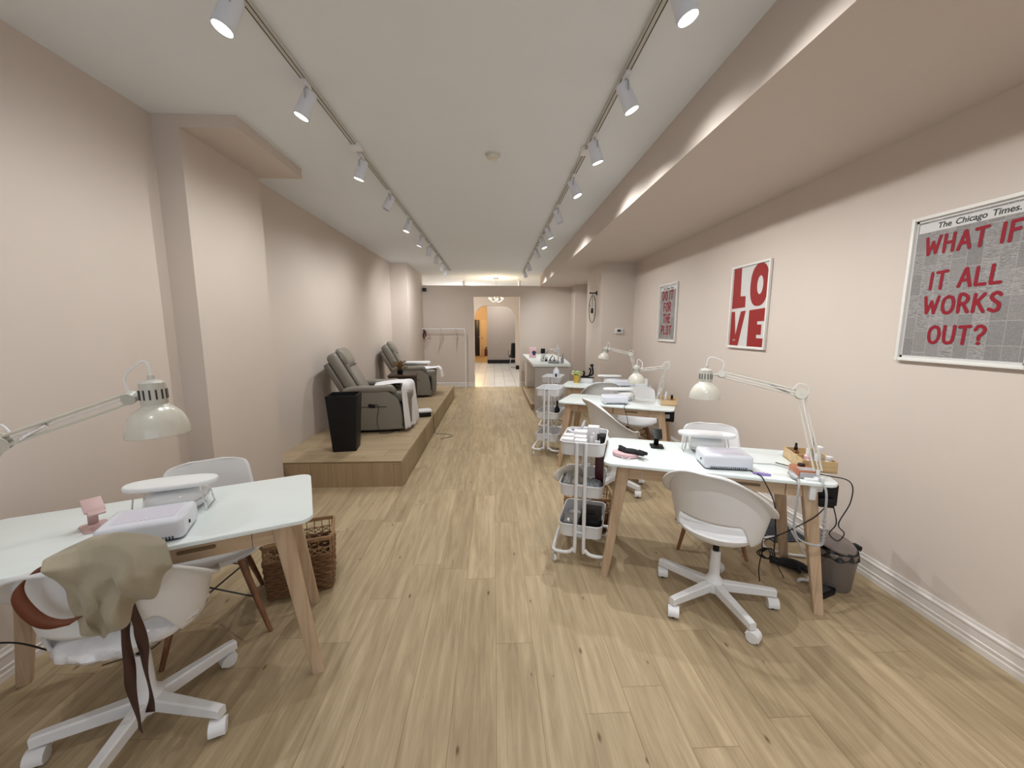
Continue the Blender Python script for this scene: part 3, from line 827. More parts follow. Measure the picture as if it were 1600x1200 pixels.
# ------------------------------------------------------------------ nail equipment on the desks
def collector(label, d, x, y, a, side=-1):
    t = thing('nail_dust_collector', label, 'dust collector', at(d, x, y), rz(d, a), 'white nail dust collectors')
    G().prism(rrect(.262, .19, .02, 5), .004, .086, bev=.018).build('housing', 'lilac', t)
    G().prism(rrect(.24, .168, .02, 4), 0, .006).build('foot_plate', 'dark', t)
    g = G(); g.prism(rrect(.19, .115, .006, 3), .0858, .0868); gr = g.build('top_grille', mat_print, t)
    g = G()
    for k in range(20): g.box((-.095 + .01 * k, -.0952, .014), (.0035, .003, .016))
    g.build('vent_slots', 'dark', t)
    G().prism(rrect(.014, .010, .004, 3), 0, .004, R=Matrix.Rotation(side * PI / 2, 3, 'Y'), c=(side * .1305, -.03, .045)).build('power_socket', 'dark', t)
    return t
def mk_print():
    m, nt, N, L, b = new_mat('leafy_grille_print')
    tc = N.new('ShaderNodeTexCoord')
    wv = N.new('ShaderNodeTexWave'); wv.wave_type = 'BANDS'; wv.bands_direction = 'DIAGONAL'; wv.inputs['Scale'].default_value = 60; wv.inputs['Distortion'].default_value = 9; wv.inputs['Detail'].default_value = 1; wv.inputs['Detail Scale'].default_value = .35
    L.new(tc.outputs['Object'], wv.inputs['Vector'])
    r = N.new('ShaderNodeValToRGB'); r.color_ramp.elements[0].position = .35; r.color_ramp.elements[1].position = .6
    r.color_ramp.elements[0].color = (.58, .54, .66, 1); r.color_ramp.elements[1].color = (.75, .755, .83, 1)
    L.new(wv.outputs['Color'], r.inputs[0]); L.new(r.outputs[0], b.inputs['Base Color']); b.inputs['Roughness'].default_value = .35
    return m
mat_print = mk_print()
def armrest(label, d, x, y, a, m='leather_white', L_=.34, W_=.14):
    t = thing('hand_rest', label, 'hand rest', at(d, x, y), rz(d, a), 'white oval hand rests')
    o = [(L_ / 2 * math.copysign(abs(math.cos(2 * PI * k / 40)) ** .8, math.cos(2 * PI * k / 40)), W_ / 2 * math.copysign(abs(math.sin(2 * PI * k / 40)) ** .8, math.sin(2 * PI * k / 40))) for k in range(40)]
    G().prism(o, .112, .134, bev=.008).build('pad', m, t)
    for s_ in (-1, 1):
        g = G(); x0 = s_ * (L_ / 2 - .055)
        g.tube([(x0, -.045, .114), (x0 + s_ * .018, -.052, .004), (x0 + s_ * .018, .052, .004), (x0, .045, .114)], .0035, 8)
        g.build('leg', 'chrome', t)
    return t
def nail_lamp(label, d, x, y, a):
    t = thing('nail_lamp', label, 'nail curing lamp', at(d, x, y), rz(d, a), 'white domed nail lamps')
    g = G(); g.ball((0, 0, .047), (.112, .10, .054), 28, .72); g.build('dome', 'gloss', t)
    def seam(u, v): return Vector((.1135 * math.copysign(abs(math.cos(2 * PI * u)) ** .72, math.cos(2 * PI * u)), .1012 * math.copysign(abs(math.sin(2 * PI * u)) ** .72, math.sin(2 * PI * u)), .036 + .012 * math.cos(2 * PI * u) + .004 * v))
    g = G(); g.grid(seam, 48, 2, cu=True); g.build('seam', 'greyplastic', t)
    G().lathe([(0, .1005), (.020, .1003), (.020, .096), (0, .096)], 18, sx=1.2, sy=.75, c=(-.035, -.03, -.0015)).build('display', 'navy', t)
    g = G(); g.box((0, -.088, .022), (.14, .03, .032), bev=.008); g.build('hand_opening', 'greyplastic', t)
    return t
collector('white dust collector box with leafy grille, on the pink phone stand desk', DL, .035, -.165, -3, 1)
collector('white dust collector box with leafy grille, on the wooden bottle tray desk', DN, .078, -.135, 8)
collector('white dust collector box with leafy grille, on the middle desk of the row', DM, -.01, -.13, 22, 1)
armrest('white oval hand rest standing over the domed lamp, on the pink phone stand desk', DL, .055, .075, -7)
armrest('white oval hand rest standing over the domed lamp, on the bottle tray desk', DN, .02, .10, 0)
armrest('white oval hand rest on the middle desk of the row', DM, -.005, .09, 20)
armrest('white oval hand rest on the yellow pot desk', DF, .03, .10, 12)
nail_lamp('white domed nail lamp with navy display, on the pink phone stand desk', DL, .065, .10, -5)
nail_lamp('white domed nail lamp behind the dust collector, on the bottle tray desk', DN, .035, .165, 0)
nail_lamp('white domed nail lamp on the middle desk of the row', DM, .06, .13, 10)
nail_lamp('white domed nail lamp on the yellow pot desk', DF, .06, .12, 10)
collector('white dust collector box on the yellow pot desk', DF, .22, -.02, 16)

def phone_stand(label, m, loc, a):
    t = thing('phone_stand', label, 'phone stand', loc, rad(a))
    G().prism(rrect(.085, .11, .018, 4), 0, .006, bev=.001).build('base', m, t)
    g = G(); g.tube([(0, .03, .004), (0, .022, .075)], .001, 4)
    G().box((0, .024, .05), (.032, .008, .095), Matrix.Rotation(rad(12), 3, 'X'), bev=.002).build('post', m, t)
    R = Matrix.Rotation(rad(-52), 3, 'X')
    c = G().box((0, .0, .094), (.062, .010, .068), R, bev=.003).build('cradle', m, t)
    G().box((0, -.048, .075), (.05, .022, .008), Matrix.Rotation(rad(30), 3, 'X'), bev=.002).build('lip', m, c)
    return t
phone_stand('folding dusty pink phone stand beside the dust collector', 'pink', at(DL, -.185, .02), 55)
phone_stand('black phone stand beside the white hand rest', 'black', at(DN, -.275, .145), -15)
G_ = None

# pink dish with the black fingerless glove on it
t = thing('compact_dish', 'pale pink oval compact lying under a black glove', 'dish', at(DN, -.475, -.125), rz(DN, -12))
G().lathe([(0, 0), (.052, 0), (.060, .008), (.060, .016), (0, .016)], 32, sx=1.35).build('tray', 'palepink', t)
G().lathe([(0, .016), (.060, .017), (.058, .024), (.04, .027), (0, .027)], 32, sx=1.35).build('lid', 'palepink', t)
G().tube(smooth([(-.01, -.055, .012), (.005, -.080, .006), (.03, -.082, .006), (.045, -.052, .012)], 6), .0025, 6).build('cord', 'white', t)
g = G()
g.ball((.02, 0, .035), (.062, .04, .013), 16); 
for (x, y, a, l) in ((-.045, .045, 130, .05), (-.038, .0, 165, .03), (.085, -.03, -30, .045), (.10, -.005, -20, .04)):
    v = Vector((math.cos(rad(a)), math.sin(rad(a)), 0)); c = Vector((x, y, .035))
    g.tube([c - v * l * .8, c, c + v * l * .6], [.015, .013, .010], 10)
tag(g.build('fingerless_glove', 'blackcloth', None, at(DN, -.465, -.12), rz(DN, -12)), 'black fingerless glove lying on the pale pink compact', 'glove')
# purple toe separator
g = G(); g.prism([(.045 * math.cos(a) * (1.0 if k % 2 else .78), .014 * math.sin(a) * (1.0 if k % 2 else .6)) for k, a in enumerate([2 * PI * i / 24 for i in range(24)])], 0, .012, bev=.002)
tag(g.build('toe_separator', 'purple', None, at(DN, .25, -.25), rz(DN, -10)), 'purple foam toe separator on the front edge of the desk', 'toe separator')
# nail drill
t = thing('nail_drill', 'copper orange nail drill control box at the clamped lamp', 'nail drill', at(DN, .468, -.185), rz(DN, 5))
G().box((0, 0, .022), (.10, .125, .044), bev=.008).build('case', 'orange', t)
G().prism(rrect(.082, .05, .006, 3), .044, .0465, c=(0, -.03, 0)).build('control_panel', 'greyplastic', t)
G().cyl((.0, .03, .044), .018, .012, 20, bev=.003).build('dial', 'black', t)
G().box((0, -.064, .02), (.09, .006, .03), bev=.002).build('front_plate', 'greyplastic', t)
g = G(); g.tube([(-.085, -.04, .024), (-.080, -.075, .018), (-.075, -.11, .014)], [.012, .015, .010], 12); g.build('handpiece', 'greyplastic', t)
# its curly hose hangs below the table front
h = [(-.075, -.11, .014), (-.085, -.15, -.01), (-.09, -.155, -.12), (-.09, -.15, -.22), (-.07, -.15, -.29), (-.02, -.15, -.32), (.035, -.15, -.325), (.052, -.148, -.29), (.05, -.145, -.18), (.045, -.14, -.03), (.03, -.07, .03)]
g = G(); g.tube(smooth(h, 6), .0055, 8); g.build('hose', 'hose', t)
P = smooth(h[5:9], 24); g = G(); Q = []
for i, p in enumerate(P):
    a = i * 1.3; Q.append(Vector(p) + Vector((math.cos(a) * .008, math.sin(a) * .008, 0)))
g.tube(Q, .003, 5); g.build('coil', 'hose', t)

def tray_box(label, d, x, y, a, L_=.17, W_=.27, h=.065):
    t = thing('bottle_tray', label, 'tray', at(d, x, y), rz(d, a), 'wooden bottle trays')
    g = G(); g.box((0, 0, .004), (L_, W_, .008)); g.box((0, -W_ / 2 + .004, h / 2), (L_, .008, h)); g.box((0, W_ / 2 - .004, h / 2), (L_, .008, h))
    for s_ in (-1, 1): g.box((s_ * (L_ / 2 - .004), 0, h / 2), (.008, W_ - .016, h))
    g.build('box', 'bamboo', t)
    G().box((0, .02, h / 2 - .004), (L_ - .018, .006, h - .010)).build('divider', 'bamboo', t)
    return t
TR = (.565, .02)
tray_box('bamboo bottle tray against the posters wall, on the desk with the orange drill', DN, *TR, 2)
def bottle(label, loc, prof, m, capprof, cm, name='bottle', group=None, seg=16):
    t = thing(name, label, 'bottle', loc, 0, group)
    G().lathe(prof, seg).build('body', m, t); G().lathe(capprof, seg).build('cap', cm, t); return t
def inbox(d, c, dx, dy, z=.759): return at(d, c[0] + dx, c[1] + dy, z)
bottle('amber dropper bottle with black rubber top in the bamboo tray', inbox(DN, TR, -.045, .075), [(0, 0), (.019, 0), (.02, .004), (.02, .045), (.010, .056), (0, .056)], 'glass', [(0, .056), (.010, .056), (.0105, .072), (.007, .076), (.007, .093), (.004, .10), (0, .10)], 'black')
bottle('white pump bottle standing tall in the bamboo tray', inbox(DN, TR, .035, -.03), [(0, 0), (.021, 0), (.022, .004), (.022, .058), (.012, .072), (0, .072)], 'bottle', [(0, .072), (.013, .072), (.013, .092), (.017, .094), (.017, .112), (.006, .118), (0, .118)], 'white')
bottle('short white capped bottle at the tray corner towards the camera', inbox(DN, TR, .058, -.098), [(0, 0), (.016, 0), (.017, .004), (.017, .052), (.011, .058), (0, .058)], 'bottle', [(0, .058), (.0135, .058), (.0165, .062), (.0165, .078), (0, .078)], 'white')
bottle('pink tinted polish bottle beside the lamp arm in the bamboo tray', inbox(DN, TR, -.01, .0), [(0, 0), (.016, 0), (.017, .004), (.017, .045), (.008, .054), (0, .054)], 'palepink', [(0, .054), (.009, .054), (.008, .09), (0, .09)], 'white')
g = G(); g.box((0, 0, .011), (.05, .032, .022), bev=.004); g.box((0, 0, .024), (.03, .02, .006), bev=.002)
tag(g.build('nail_tip_box', 'white', None, inbox(DN, TR, -.075, .165, .75), .2), 'tiny white box on the desk, beyond the bamboo tray', 'box')
g = G(); g.ball((0, 0, .0), (.05, .025, .018), 12, .8)
tag(g.build('cotton_wipes', 'sheet', None, inbox(DN, TR, -.03, -.065, .777), .5), 'crumpled white wipe in the bamboo tray', 'wipe')
# cables, plug and charger at the end of the near desk
t = thing('cable_box', 'black cable box with charger hung under the end of the desk', 'cable box', at(DN, .535, -.215, .672), rz(DN, 0))
G().box((.02, .02, 0), (.115, .10, .115), bev=.004).build('box', 'black', t)
G().box((.02, -.045, -.035), (.07, .034, .05), bev=.006).build('charger', 'black', t)
G().box((-.05, -.052, .02), (.03, .03, .09), bev=.005).build('white_plug', 'white', t)
g = G(); g.box((-.062, -.05, .075), (.055, .03, .03), bev=.004); g.box((-.03, -.05, .05), (.05, .03, .03), bev=.004); g.build('adapter', 'white', t)
g = G(); g.tube(smooth([(.05, -.06, -.05), (.07, -.06, -.14), (.045, -.06, -.20), (.085, -.06, -.235), (.11, -.06, -.19), (.08, -.06, -.14), (.13, -.04, -.02), (.12, -.03, .085), (.02, .05, .085), (-.15, .20, .085)], 6), .0028, 6)
g.tube(smooth([(.02, -.06, -.05), (-.04, -.06, -.13), (-.15, -.02, -.25), (-.20, .05, -.33), (-.21, .10, -.36), (-.20, .12, -.45)], 6), .0028, 6); g.build('charger_cord', 'black', t)
g = G()
for k in range(3): g.tube([Vector((-.195 + .012 * k, .11, -.45)) + Vector((.035 * math.cos(a), .012 * math.sin(a * 2), .035 * math.sin(a) * .9)) for a in [2 * PI * i / 16 for i in range(16)]], .0035, 6, closed=True)
g.tube(smooth([(-.20, .11, -.42), (-.21, .12, -.55), (-.19, .15, -.66)], 5), .003, 6)
g.build('cord_coil', 'black', t)
# collector cords
def cord(label, pts, r=.003, m='black'):
    return tag(G().tube(smooth(pts, 7), r, 6).build('power_cord', m), label, 'cord')
cord('black cord of the dust collector falling past the swivel chair arm', [at(DN, .205, -.20, .754), at(DN, .235, -.27, .754), at(DN, .245, -.308, .742), at(DN, .30, -.325, .62), at(DN, .325, -.30, .45), at(DN, .40, -.10, .20), at(DN, .50, .02, .01)])
cord('thin dark cord lying across the desk top towards the drill', [at(DN, .205, -.04, .753), at(DN, .29, -.05, .753), at(DN, .37, -.045, .753), at(DN, .43, -.105, .756)], .0025, 'hose')
cord('black cord dropping from the desk edge above the apron', [at(DL, .075, -.255, .754), at(DL, .10, -.285, .753), at(DL, .11, -.303, .742), at(DL, .112, -.306, .66), at(DL, .10, -.29, .60), at(DL, .02, -.18, .30), at(DL, -.3, .2, .02)])
cord('dark cord from the middle desk collector hanging to the floor', [at(DM, .13, -.13, .753), at(DM, .12, -.25, .753), at(DM, .125, -.305, .742), at(DM, .16, -.30, .62), at(DM, .18, -.22, .40), at(DM, .26, -.15, .20), at(DM, .34, .0, .02)])
cord('dark cord running past the leg of the pink phone stand desk', [(-1.52, 1.30, .44), (-1.72, 1.34, .45), (-1.92, 1.33, .43), (-2.05, 1.30, .38), (-2.15, 1.22, .28)])

# ------------------------------------------------------------------ trolleys
def trolley(label, loc, deg):
    """white three-tray trolley: uprights in pairs at the short ends, bent into the castor frame"""
    t = thing('trolley', label, 'trolley', (*loc, 0), rad(deg), 'white three tier trolleys')
    W_, D_ = .285, .40
    for z, h in ((.83, .085), (.545, .075), (.275, .085)):
        g = G(); o = rrect(W_, D_, .045, 6); oi = rrect(W_ - .006, D_ - .006, .042, 6); n = len(o)
        ob = rrect(W_ - .014, D_ - .014, .040, 6)
        A = [g.bm.verts.new((x, y, z)) for x, y in o]; B = [g.bm.verts.new((x, y, z - h)) for x, y in ob]
        C_ = [g.bm.verts.new((x, y, z)) for x, y in oi]; D2 = [g.bm.verts.new((x * .97, y * .97, z - h + .003)) for x, y in ob]
        for i in range(n):
            j = (i + 1) % n
            g.bm.faces.new((B[i], B[j], A[j], A[i])); g.bm.faces.new((A[i], A[j], C_[j], C_[i])); g.bm.faces.new((C_[i], C_[j], D2[j], D2[i]))
        g.bm.faces.new(B); g.bm.faces.new(D2)
        tr = g.build('tray', 'traymesh', t)
        G().tube([(x, y, z) for x, y in rrect(W_, D_, .045, 5)], .0045, 8, closed=True).build('rim', 'metalwhite', tr)
    for s_ in (-1, 1):
        g = G(); x1, y1, x2 = .028, D_ / 2 + .012, W_ / 2 + .03
        half = [(x1, -y1, .835), (x1, -y1, .16), (x1 + .012, -y1, .115), (x1 + .045, -y1, .088), (x2 - .035, -y1, .085), (x2 - .01, -y1 + .008, .087), (x2, -y1 + .035, .092), (x2, 0, .118)]
        P = smooth(half, 5); Q = P + [Vector((p[0], -p[1], p[2])) for p in reversed(P[:-1])]
        g.tube([(s_ * p[0], p[1], p[2]) for p in Q], .0118, 10); g.build('frame_tube', 'metalwhite', t)
    for s_ in (-1, 1):
        for z in (.833, .555, .235): G().box((0, s_ * (D_ / 2 + .012), z), (.056, .012, .010), bev=.002).build('crossbar', 'metalwhite', t)
    for sx in (-1, 1):
        for sy in (-1, 1):
            c = Vector((sx * (W_ / 2 + .024), sy * (D_ / 2 - .005), 0)); R = Matrix.Rotation(rad(35 * sx + 20 * sy), 3, 'Z') @ Matrix.Rotation(PI / 2, 3, 'X')
            g = G(); g.lathe([(0, -.009), (.023, -.009), (.0275, -.005), (.0275, .005), (.023, .009), (0, .009)], 18, R, c + Vector((0, 0, .0275)))
            cs = g.build('caster', 'metalwhite', t)
            g = G(); g.tube([c + Vector((0, 0, .058)), c + Vector((0, 0, .085))], .006, 8)
            for e in (-1, 1): g.box(c + R @ Vector((0, 0, e * .012)) + Vector((0, 0, .044)), (.022, .003, .036), R @ Matrix.Rotation(-PI / 2, 3, 'X'))
            g.build('fork', 'chrome', cs)
    return t
CN = ((.615, 2.60), -19)
def atc(x, y, z): return at(CN, x, y, z)
trolley('white three tier trolley crammed with cartons and cloths', *CN)
trolley('white three tier trolley, emptier, holding a black topped bottle on its middle tray', (.700, 4.84), -22)
trolley('white three tier trolley with a white bottle standing on its top tray', (.905, 6.02), -20)
# things in the packed trolley
def carton(label, loc, d, a, m='paper', name='carton', group='cartons in the packed trolley', lidm=None):
    t = thing(name, label, 'box', loc, a, group) if lidm else None
    g = G(); g.box((0, 0, d[2] / 2), d, bev=.002)
    if not t:
        return tag(g.build(name, m, None, loc, a), label, 'box', group)
    g.build('body', m, t); G().box((0, 0, d[2] + .001), (d[0] * .9, d[1] * .9, .002)).build('top_label', lidm, t)
    return t
b = rad(-19); zt = .772
for (x, y, d, lb) in ((-.095, -.150, (.075, .062, .072), 'white carton in the front corner of the packed trolley, away from the desk'),
                      (-.012, -.150, (.078, .060, .068), 'white carton in the middle of the front of the packed trolley'),
                      (-.100, -.082, (.070, .060, .080), 'white carton second from the front on the aisle side of the packed trolley'),
                      (-.022, -.082, (.080, .060, .074), 'white carton second from the front, beside the thin white bottles'),
                      (-.030, -.005, (.090, .075, .090), 'broad white carton in the middle of the packed trolley top tray'),
                      (.052, .030, (.075, .070, .118), 'tall white carton standing above the others in the packed trolley')):
    carton(lb, atc(x, y, zt), d, b + random.uniform(-.06, .06))
g = G(); g.box((0, 0, .012), (.11, .075, .024), bev=.008); p = g.build('wipe_packet', 'paper', None, atc(-.075, .105, .815), b + .5)
tag(p, 'white and navy wipe packet lying at the far end of the packed trolley', 'packet')
G().box((0, -.005, .0245), (.075, .035, .003), rad(12)).build('navy_print', 'navy', p)
for i, (x, y, h, m, cm, lb) in enumerate(((.052, -.125, .075, 'bottle', 'white', 'thin white bottle at the front of the packed trolley, beside the cartons'), (.082, -.135, .055, 'bottle', 'white', 'short white bottle in the front corner of the packed trolley, at the desk'),
        (.060, -.075, .085, 'bottle', 'white', 'slim tall white bottle in the middle of the packed trolley'), (.095, -.09, .070, 'paper', 'black', 'white bottle with black cap in the packed trolley'),
        (.090, -.04, .072, 'greyplastic', 'black', 'grey bottle with black cap beside the dark pouch'))):
    bottle(lb, atc(x, y, zt), [(0, 0), (.011, 0), (.012, .003), (.012, h * .7), (.006, h * .8), (0, h * .8)], m, [(0, h * .8), (.0075, h * .8), (.0075, h * 1.15), (0, h * 1.15)], cm, group='small bottles in the packed trolley', seg=12)
tag(G().box((0, 0, .03), (.075, .10, .06), bev=.012).build('pouch', 'black', None, atc(.098, .07, .765), b), 'black pouch in the corner of the packed trolley at the desk', 'pouch')
tag(G().tube([(-.02, 0, 0), (.0, .0, .05), (.01, .004, .085)], [.012, .011, .006], 10).build('nozzle_tube', 'lilac', None, atc(-.03, .13, .815), b), 'lilac nozzle tube sticking up behind the wipe packet', 'tube')
# middle tray: towel, scrunched cloths, maroon box
def blob(name, m, loc, d, a, amp, label, cat, fold=9, seed=1):
    rnd = random.Random(seed); ph = [rnd.uniform(0, 6.28) for _ in range(6)]
    g = G()
    def f(u, v):
        th = 2 * PI * u; z = v
        k = 1 + amp * math.sin(fold * th + ph[0] + 5 * v) + amp * .7 * math.sin((fold + 5) * th + ph[1] - 8 * v)
        r = math.sin(PI * (.06 + .9 * v)) ** .55
        return Vector((d[0] * r * k * math.cos(th), d[1] * r * k * math.sin(th), d[2] * (v + amp * .8 * math.sin(7 * th + ph[2]) * (v > .3))))
    gr = g.grid(f, 48, 14, cu=True)
    g.bm.faces.new([gr[i][13] for i in range(48)])
    return tag(g.build(name, m, None, loc, a, sharp=60), label, cat)
blob('folded_cloth', 'cloth', atc(-.065, -.07, .476), (.070, .095, .095), b, .10, 'black and white patterned cloth bundled in the middle tray of the packed trolley', 'cloth', seed=3)
blob('crumpled_cloth', 'bluecloth', atc(.055, -.085, .476), (.075, .085, .075), b, .12, 'crumpled blue grey cloths beside the maroon box', 'cloth', seed=5)
g = G()
tw = [[(-.100, .02, .555), (-.040, .04, .58), (.0, .06, .57)], [(-.110, .01, .60), (-.06, .03, .635), (-.01, .06, .62)], [(-.135, -.01, .625), (-.085, .02, .665), (-.03, .06, .63)], [(-.165, -.03, .62), (-.12, .015, .645), (-.07, .07, .61)], [(-.190, -.045, .600), (-.160, .0, .62), (-.12, .07, .59)], [(-.200, -.05, .575), (-.18, -.01, .585), (-.15, .06, .565)]]
V_ = [[g.bm.verts.new(p) for p in r] for r in [[(x, y, z - .075) for x, y, z in r_] for r_ in tw]]
for i in range(5):
    for j in range(2): g.bm.faces.new((V_[i][j], V_[i + 1][j], V_[i + 1][j + 1], V_[i][j + 1]))
tag(g.build('hand_towel', 'ivory', None, (CN[0][0], CN[0][1], 0), b, solid=.078, sub=2), 'thick ivory towel lolling over the middle tray rim of the packed trolley', 'towel')
tag(G().box((0, 0, .12), (.055, .09, .24), bev=.003).build('maroon_box', 'maroon', None, atc(.10, .02, .474), b), 'tall dark maroon box standing in the packed trolley', 'box')
t = thing('storage_case', 'black case in the bottom tray of the packed trolley', 'case', atc(.055, -.02, .194), b)
G().box((0, 0, .045), (.135, .24, .09), bev=.006).build('body', 'black', t); G().box((0, 0, .094), (.138, .243, .012), bev=.005).build('lid', 'black', t)
G().prism(rrect(.06, .06, .02, 5), .100, .104).build('lid_emboss', 'blackcloth', t)
t = thing('clear_container', 'clear plastic container beside the black case', 'container', atc(-.07, -.06, .194), b)
G().box((0, 0, .03), (.09, .15, .06), bev=.008).build('body', 'clear', t); G().box((0, 0, .063), (.094, .154, .008), bev=.003).build('lid', 'clear', t)
# on the other two trolleys
def atk(c, a, x, y, z): return at((c, a), x, y, z)
bottle('black topped dark bottle on the middle tray of the emptier trolley', atk((.700, 4.84), -22, .055, .12, .475), [(0, 0), (.034, 0), (.036, .01), (.034, .06), (.012, .10), (0, .10)], 'black', [(0, .10), (.012, .10), (.012, .165), (0, .165)], 'black')
t = bottle('white pump bottle on the top tray of the trolley by the counter', atk((.905, 6.02), -20, .04, .02, .75), [(0, 0), (.045, 0), (.048, .008), (.048, .15), (.03, .185), (0, .185)], 'lilac', [(0, .185), (.02, .185), (.02, .205), (.008, .21), (0, .21)], 'lilac')
G().box((-.01, -.0485, .09), (.03, .004, .05), bev=.001).build('printed_mark', 'dark', t)
tag(G().tube(smooth([(-.03, 0, .016), (0, .01, .03), (.025, -.005, .014), (.045, .01, .03)], 5), .014, 8).build('clip', 'black', None, atk((.905, 6.02), -20, -.04, -.10, .755), .3), 'black hair clip on the trolley tray beside the white pump bottle', 'clip')

# ------------------------------------------------------------------ woven baskets
def basket(label, loc, deg, W_=.36, D_=.27, H_=.33):
    t = thing('wicker_basket', label, 'basket', (*loc, 0), rad(deg), 'woven baskets on the floor')
    def ring(z, k, wob, ph, r, g):
        o = rrect(W_ * k, D_ * k, .03, 3); pts = []
        per = []
        for i in range(len(o)):
            a, b = Vector((*o[i], z)), Vector((*o[(i + 1) % len(o)], z)); L_ = (b - a).length; m_ = max(1, int(L_ / .012))
            per += [(a.lerp(b, q / m_), (b - a).normalized()) for q in range(m_)]
        n = len(per)
        for i, (p, d) in enumerate(per):
            nrm = Vector((d.y, -d.x, 0)); s_ = math.sin(i * 1.25 + ph)
            pts.append(p + nrm * wob * s_ + Vector((0, 0, wob * .5 * math.cos(i * 1.25 + ph))))
        g.tube(pts, r, 5, closed=True)
    g = G()
    zs = [.012 + .0195 * i for i in range(int((H_ - .10) / .0195))]
    for i, z in enumerate(zs):
        ring(z, .92 + .08 * z / H_, .0045, PI * (i % 2), .0095, g)
        ring(z + .004, .90 + .08 * z / H_, .0045, PI * (i % 2) + 1.5, .0075, g)
    g.prism(rrect(W_ * .9, D_ * .9, .03, 3), .004, .014)
    g.build('woven_wall', 'wicker', t)
    g = G(); zt = zs[-1] + .012; z2 = H_ - .012
    o = rrect(W_ * .995, D_ * .995, .03, 3)
    per = []
    for i in range(len(o)):
        a, b = Vector((*o[i], 0)), Vector((*o[(i + 1) % len(o)], 0)); L_ = (b - a).length; m_ = max(1, round(L_ / .045))
        per += [a.lerp(b, q / m_) for q in range(m_)]
    n = len(per)
    for i in range(n):
        a, b = per[i], per[(i + 1) % n]
        if (a - b).length < .02: continue
        up = Vector((0, 0, zt)); u2 = Vector((0, 0, z2)); mid = Vector((0, 0, (zt + z2) / 2 - .008))
        g.tube([a + up, b + mid], .003, 5); g.tube([b + up, a + mid], .003, 5); g.tube([a + up, a + u2], .0028, 5)
    ring((zt + z2) / 2 - .008, .995, .002, 0, .0035, g)
    g.build('open_lattice', 'wickerrim', t)
    g = G()
    for z, r in ((z2, .0085), (z2 + .011, .008)): ring(z, 1.0, .001, 0, r, g)
    for sx in (-1, 1):
        for sy in (-1, 1): g.tube([(sx * (W_ / 2 - .012) * .92, sy * (D_ / 2 - .012) * .92, .01), (sx * (W_ / 2 - .010), sy * (D_ / 2 - .010), H_)], .006, 6)
    g.build('rim', 'wickerrim', t)
    return t
basket('brown woven basket by the legs of the pink phone stand desk', (-1.185, 2.315), 19, .37, .28, .335)
basket('brown woven basket behind the packed trolley', (.735, 2.97), -8, .36, .27, .27)

# ------------------------------------------------------------------ apron on the chair back
t = thing('work_apron', 'khaki cotton apron with brown straps slung over a swivel chair back', 'apron', (0, 0, 0))
AP = [[(-1.350,1.262,0.775), (-1.296,1.284,0.800), (-1.240,1.305,0.800), (-1.186,1.332,0.790), (-1.152,1.349,0.770)],
[(-1.334,1.224,0.872), (-1.283,1.250,0.894), (-1.229,1.277,0.892), (-1.176,1.304,0.868), (-1.142,1.321,0.852)],
[(-1.308,1.125,0.886), (-1.264,1.150,0.894), (-1.213,1.186,0.892), (-1.147,1.229,0.872), (-1.076,1.265,0.852)],
[(-1.268,1.079,0.878), (-1.239,1.115,0.861), (-1.192,1.162,0.850), (-1.122,1.186,0.840), (-1.048,1.246,0.784)],
[(-1.270,1.111,0.821), (-1.244,1.146,0.796), (-1.190,1.150,0.797), (-1.095,1.130,0.822), (-1.068,1.247,0.743)],
[(-1.283,1.138,0.749), (-1.234,1.128,0.731), (-1.214,1.173,0.721), (-1.133,1.148,0.750), (-1.103,1.240,0.708)],
[(-1.286,1.159,0.674), (-1.240,1.139,0.667), (-1.230,1.176,0.658), (-1.165,1.160,0.689), (-1.153,1.226,0.661)],
[(-1.276,1.175,0.616), (-1.255,1.174,0.596), (-1.240,1.182,0.569), (-1.217,1.194,0.589), (-1.192,1.218,0.614)]]
g = G(); V_ = [[g.bm.verts.new(p) for p in r] for r in AP]
for i in range(len(AP) - 1):
    for j in range(4): g.bm.faces.new((V_[i][j], V_[i + 1][j], V_[i + 1][j + 1], V_[i][j + 1]))
bmesh.ops.subdivide_edges(g.bm, edges=list(g.bm.edges), cuts=4, use_grid_fill=True, smooth=.15)
rnd = random.Random(4)
bmesh.ops.recalc_face_normals(g.bm, faces=list(g.bm.faces)); g.bm.normal_update()
for v in g.bm.verts:
    k = max(0, min(1, (.875 - v.co.z) / .09)); q = (v.co.x + 1.2) * .89 + (v.co.y - 1.18) * .45
    v.co += v.normal * k * (.017 * math.sin(56 * q + 20 * v.co.z + .5) + .007 * math.sin(95 * q - 30 * v.co.z + 1.0))
g.build('cloth', 'khaki', t, solid=.003, sub=1)
s1 = [(-1.199,1.212,.640), (-1.199,1.220,.604), (-1.204,1.218,.541), (-1.204,1.218,.447), (-1.208,1.216,.366), (-1.202,1.219,.253), (-1.201,1.219,.203)]
s2 = [(-1.182,1.225,.66), (-1.180,1.238,.60), (-1.177,1.24,.556), (-1.174,1.242,.495), (-1.177,1.241,.412), (-1.172,1.243,.311), (-1.180,1.239,.254)]
for P, ph in ((s1, .1), (s2, .9)):
    g = G(); ribbon(g, P, lambda k, ph=ph: (math.cos(.5 + 1.1 * math.sin(5 * k + ph)), math.sin(.5 + 1.1 * math.sin(5 * k + ph)), 0), .030); g.build('waist_strap', 'darkrust', t, solid=.002, label='dark brown hanging strap')
lp = [(-1.315,1.155,.855), (-1.348,1.118,.840), (-1.366,1.104,.805), (-1.364,1.106,.760), (-1.343,1.117,.705), (-1.315,1.132,.676), (-1.272,1.15,.672)]
g = G(); ribbon(g, lp, lambda k: (.45 + .3 * k, .5, .75 - .3 * k), .036); g.build('neck_strap', 'rust', t, solid=.002, label='rust brown neck strap')

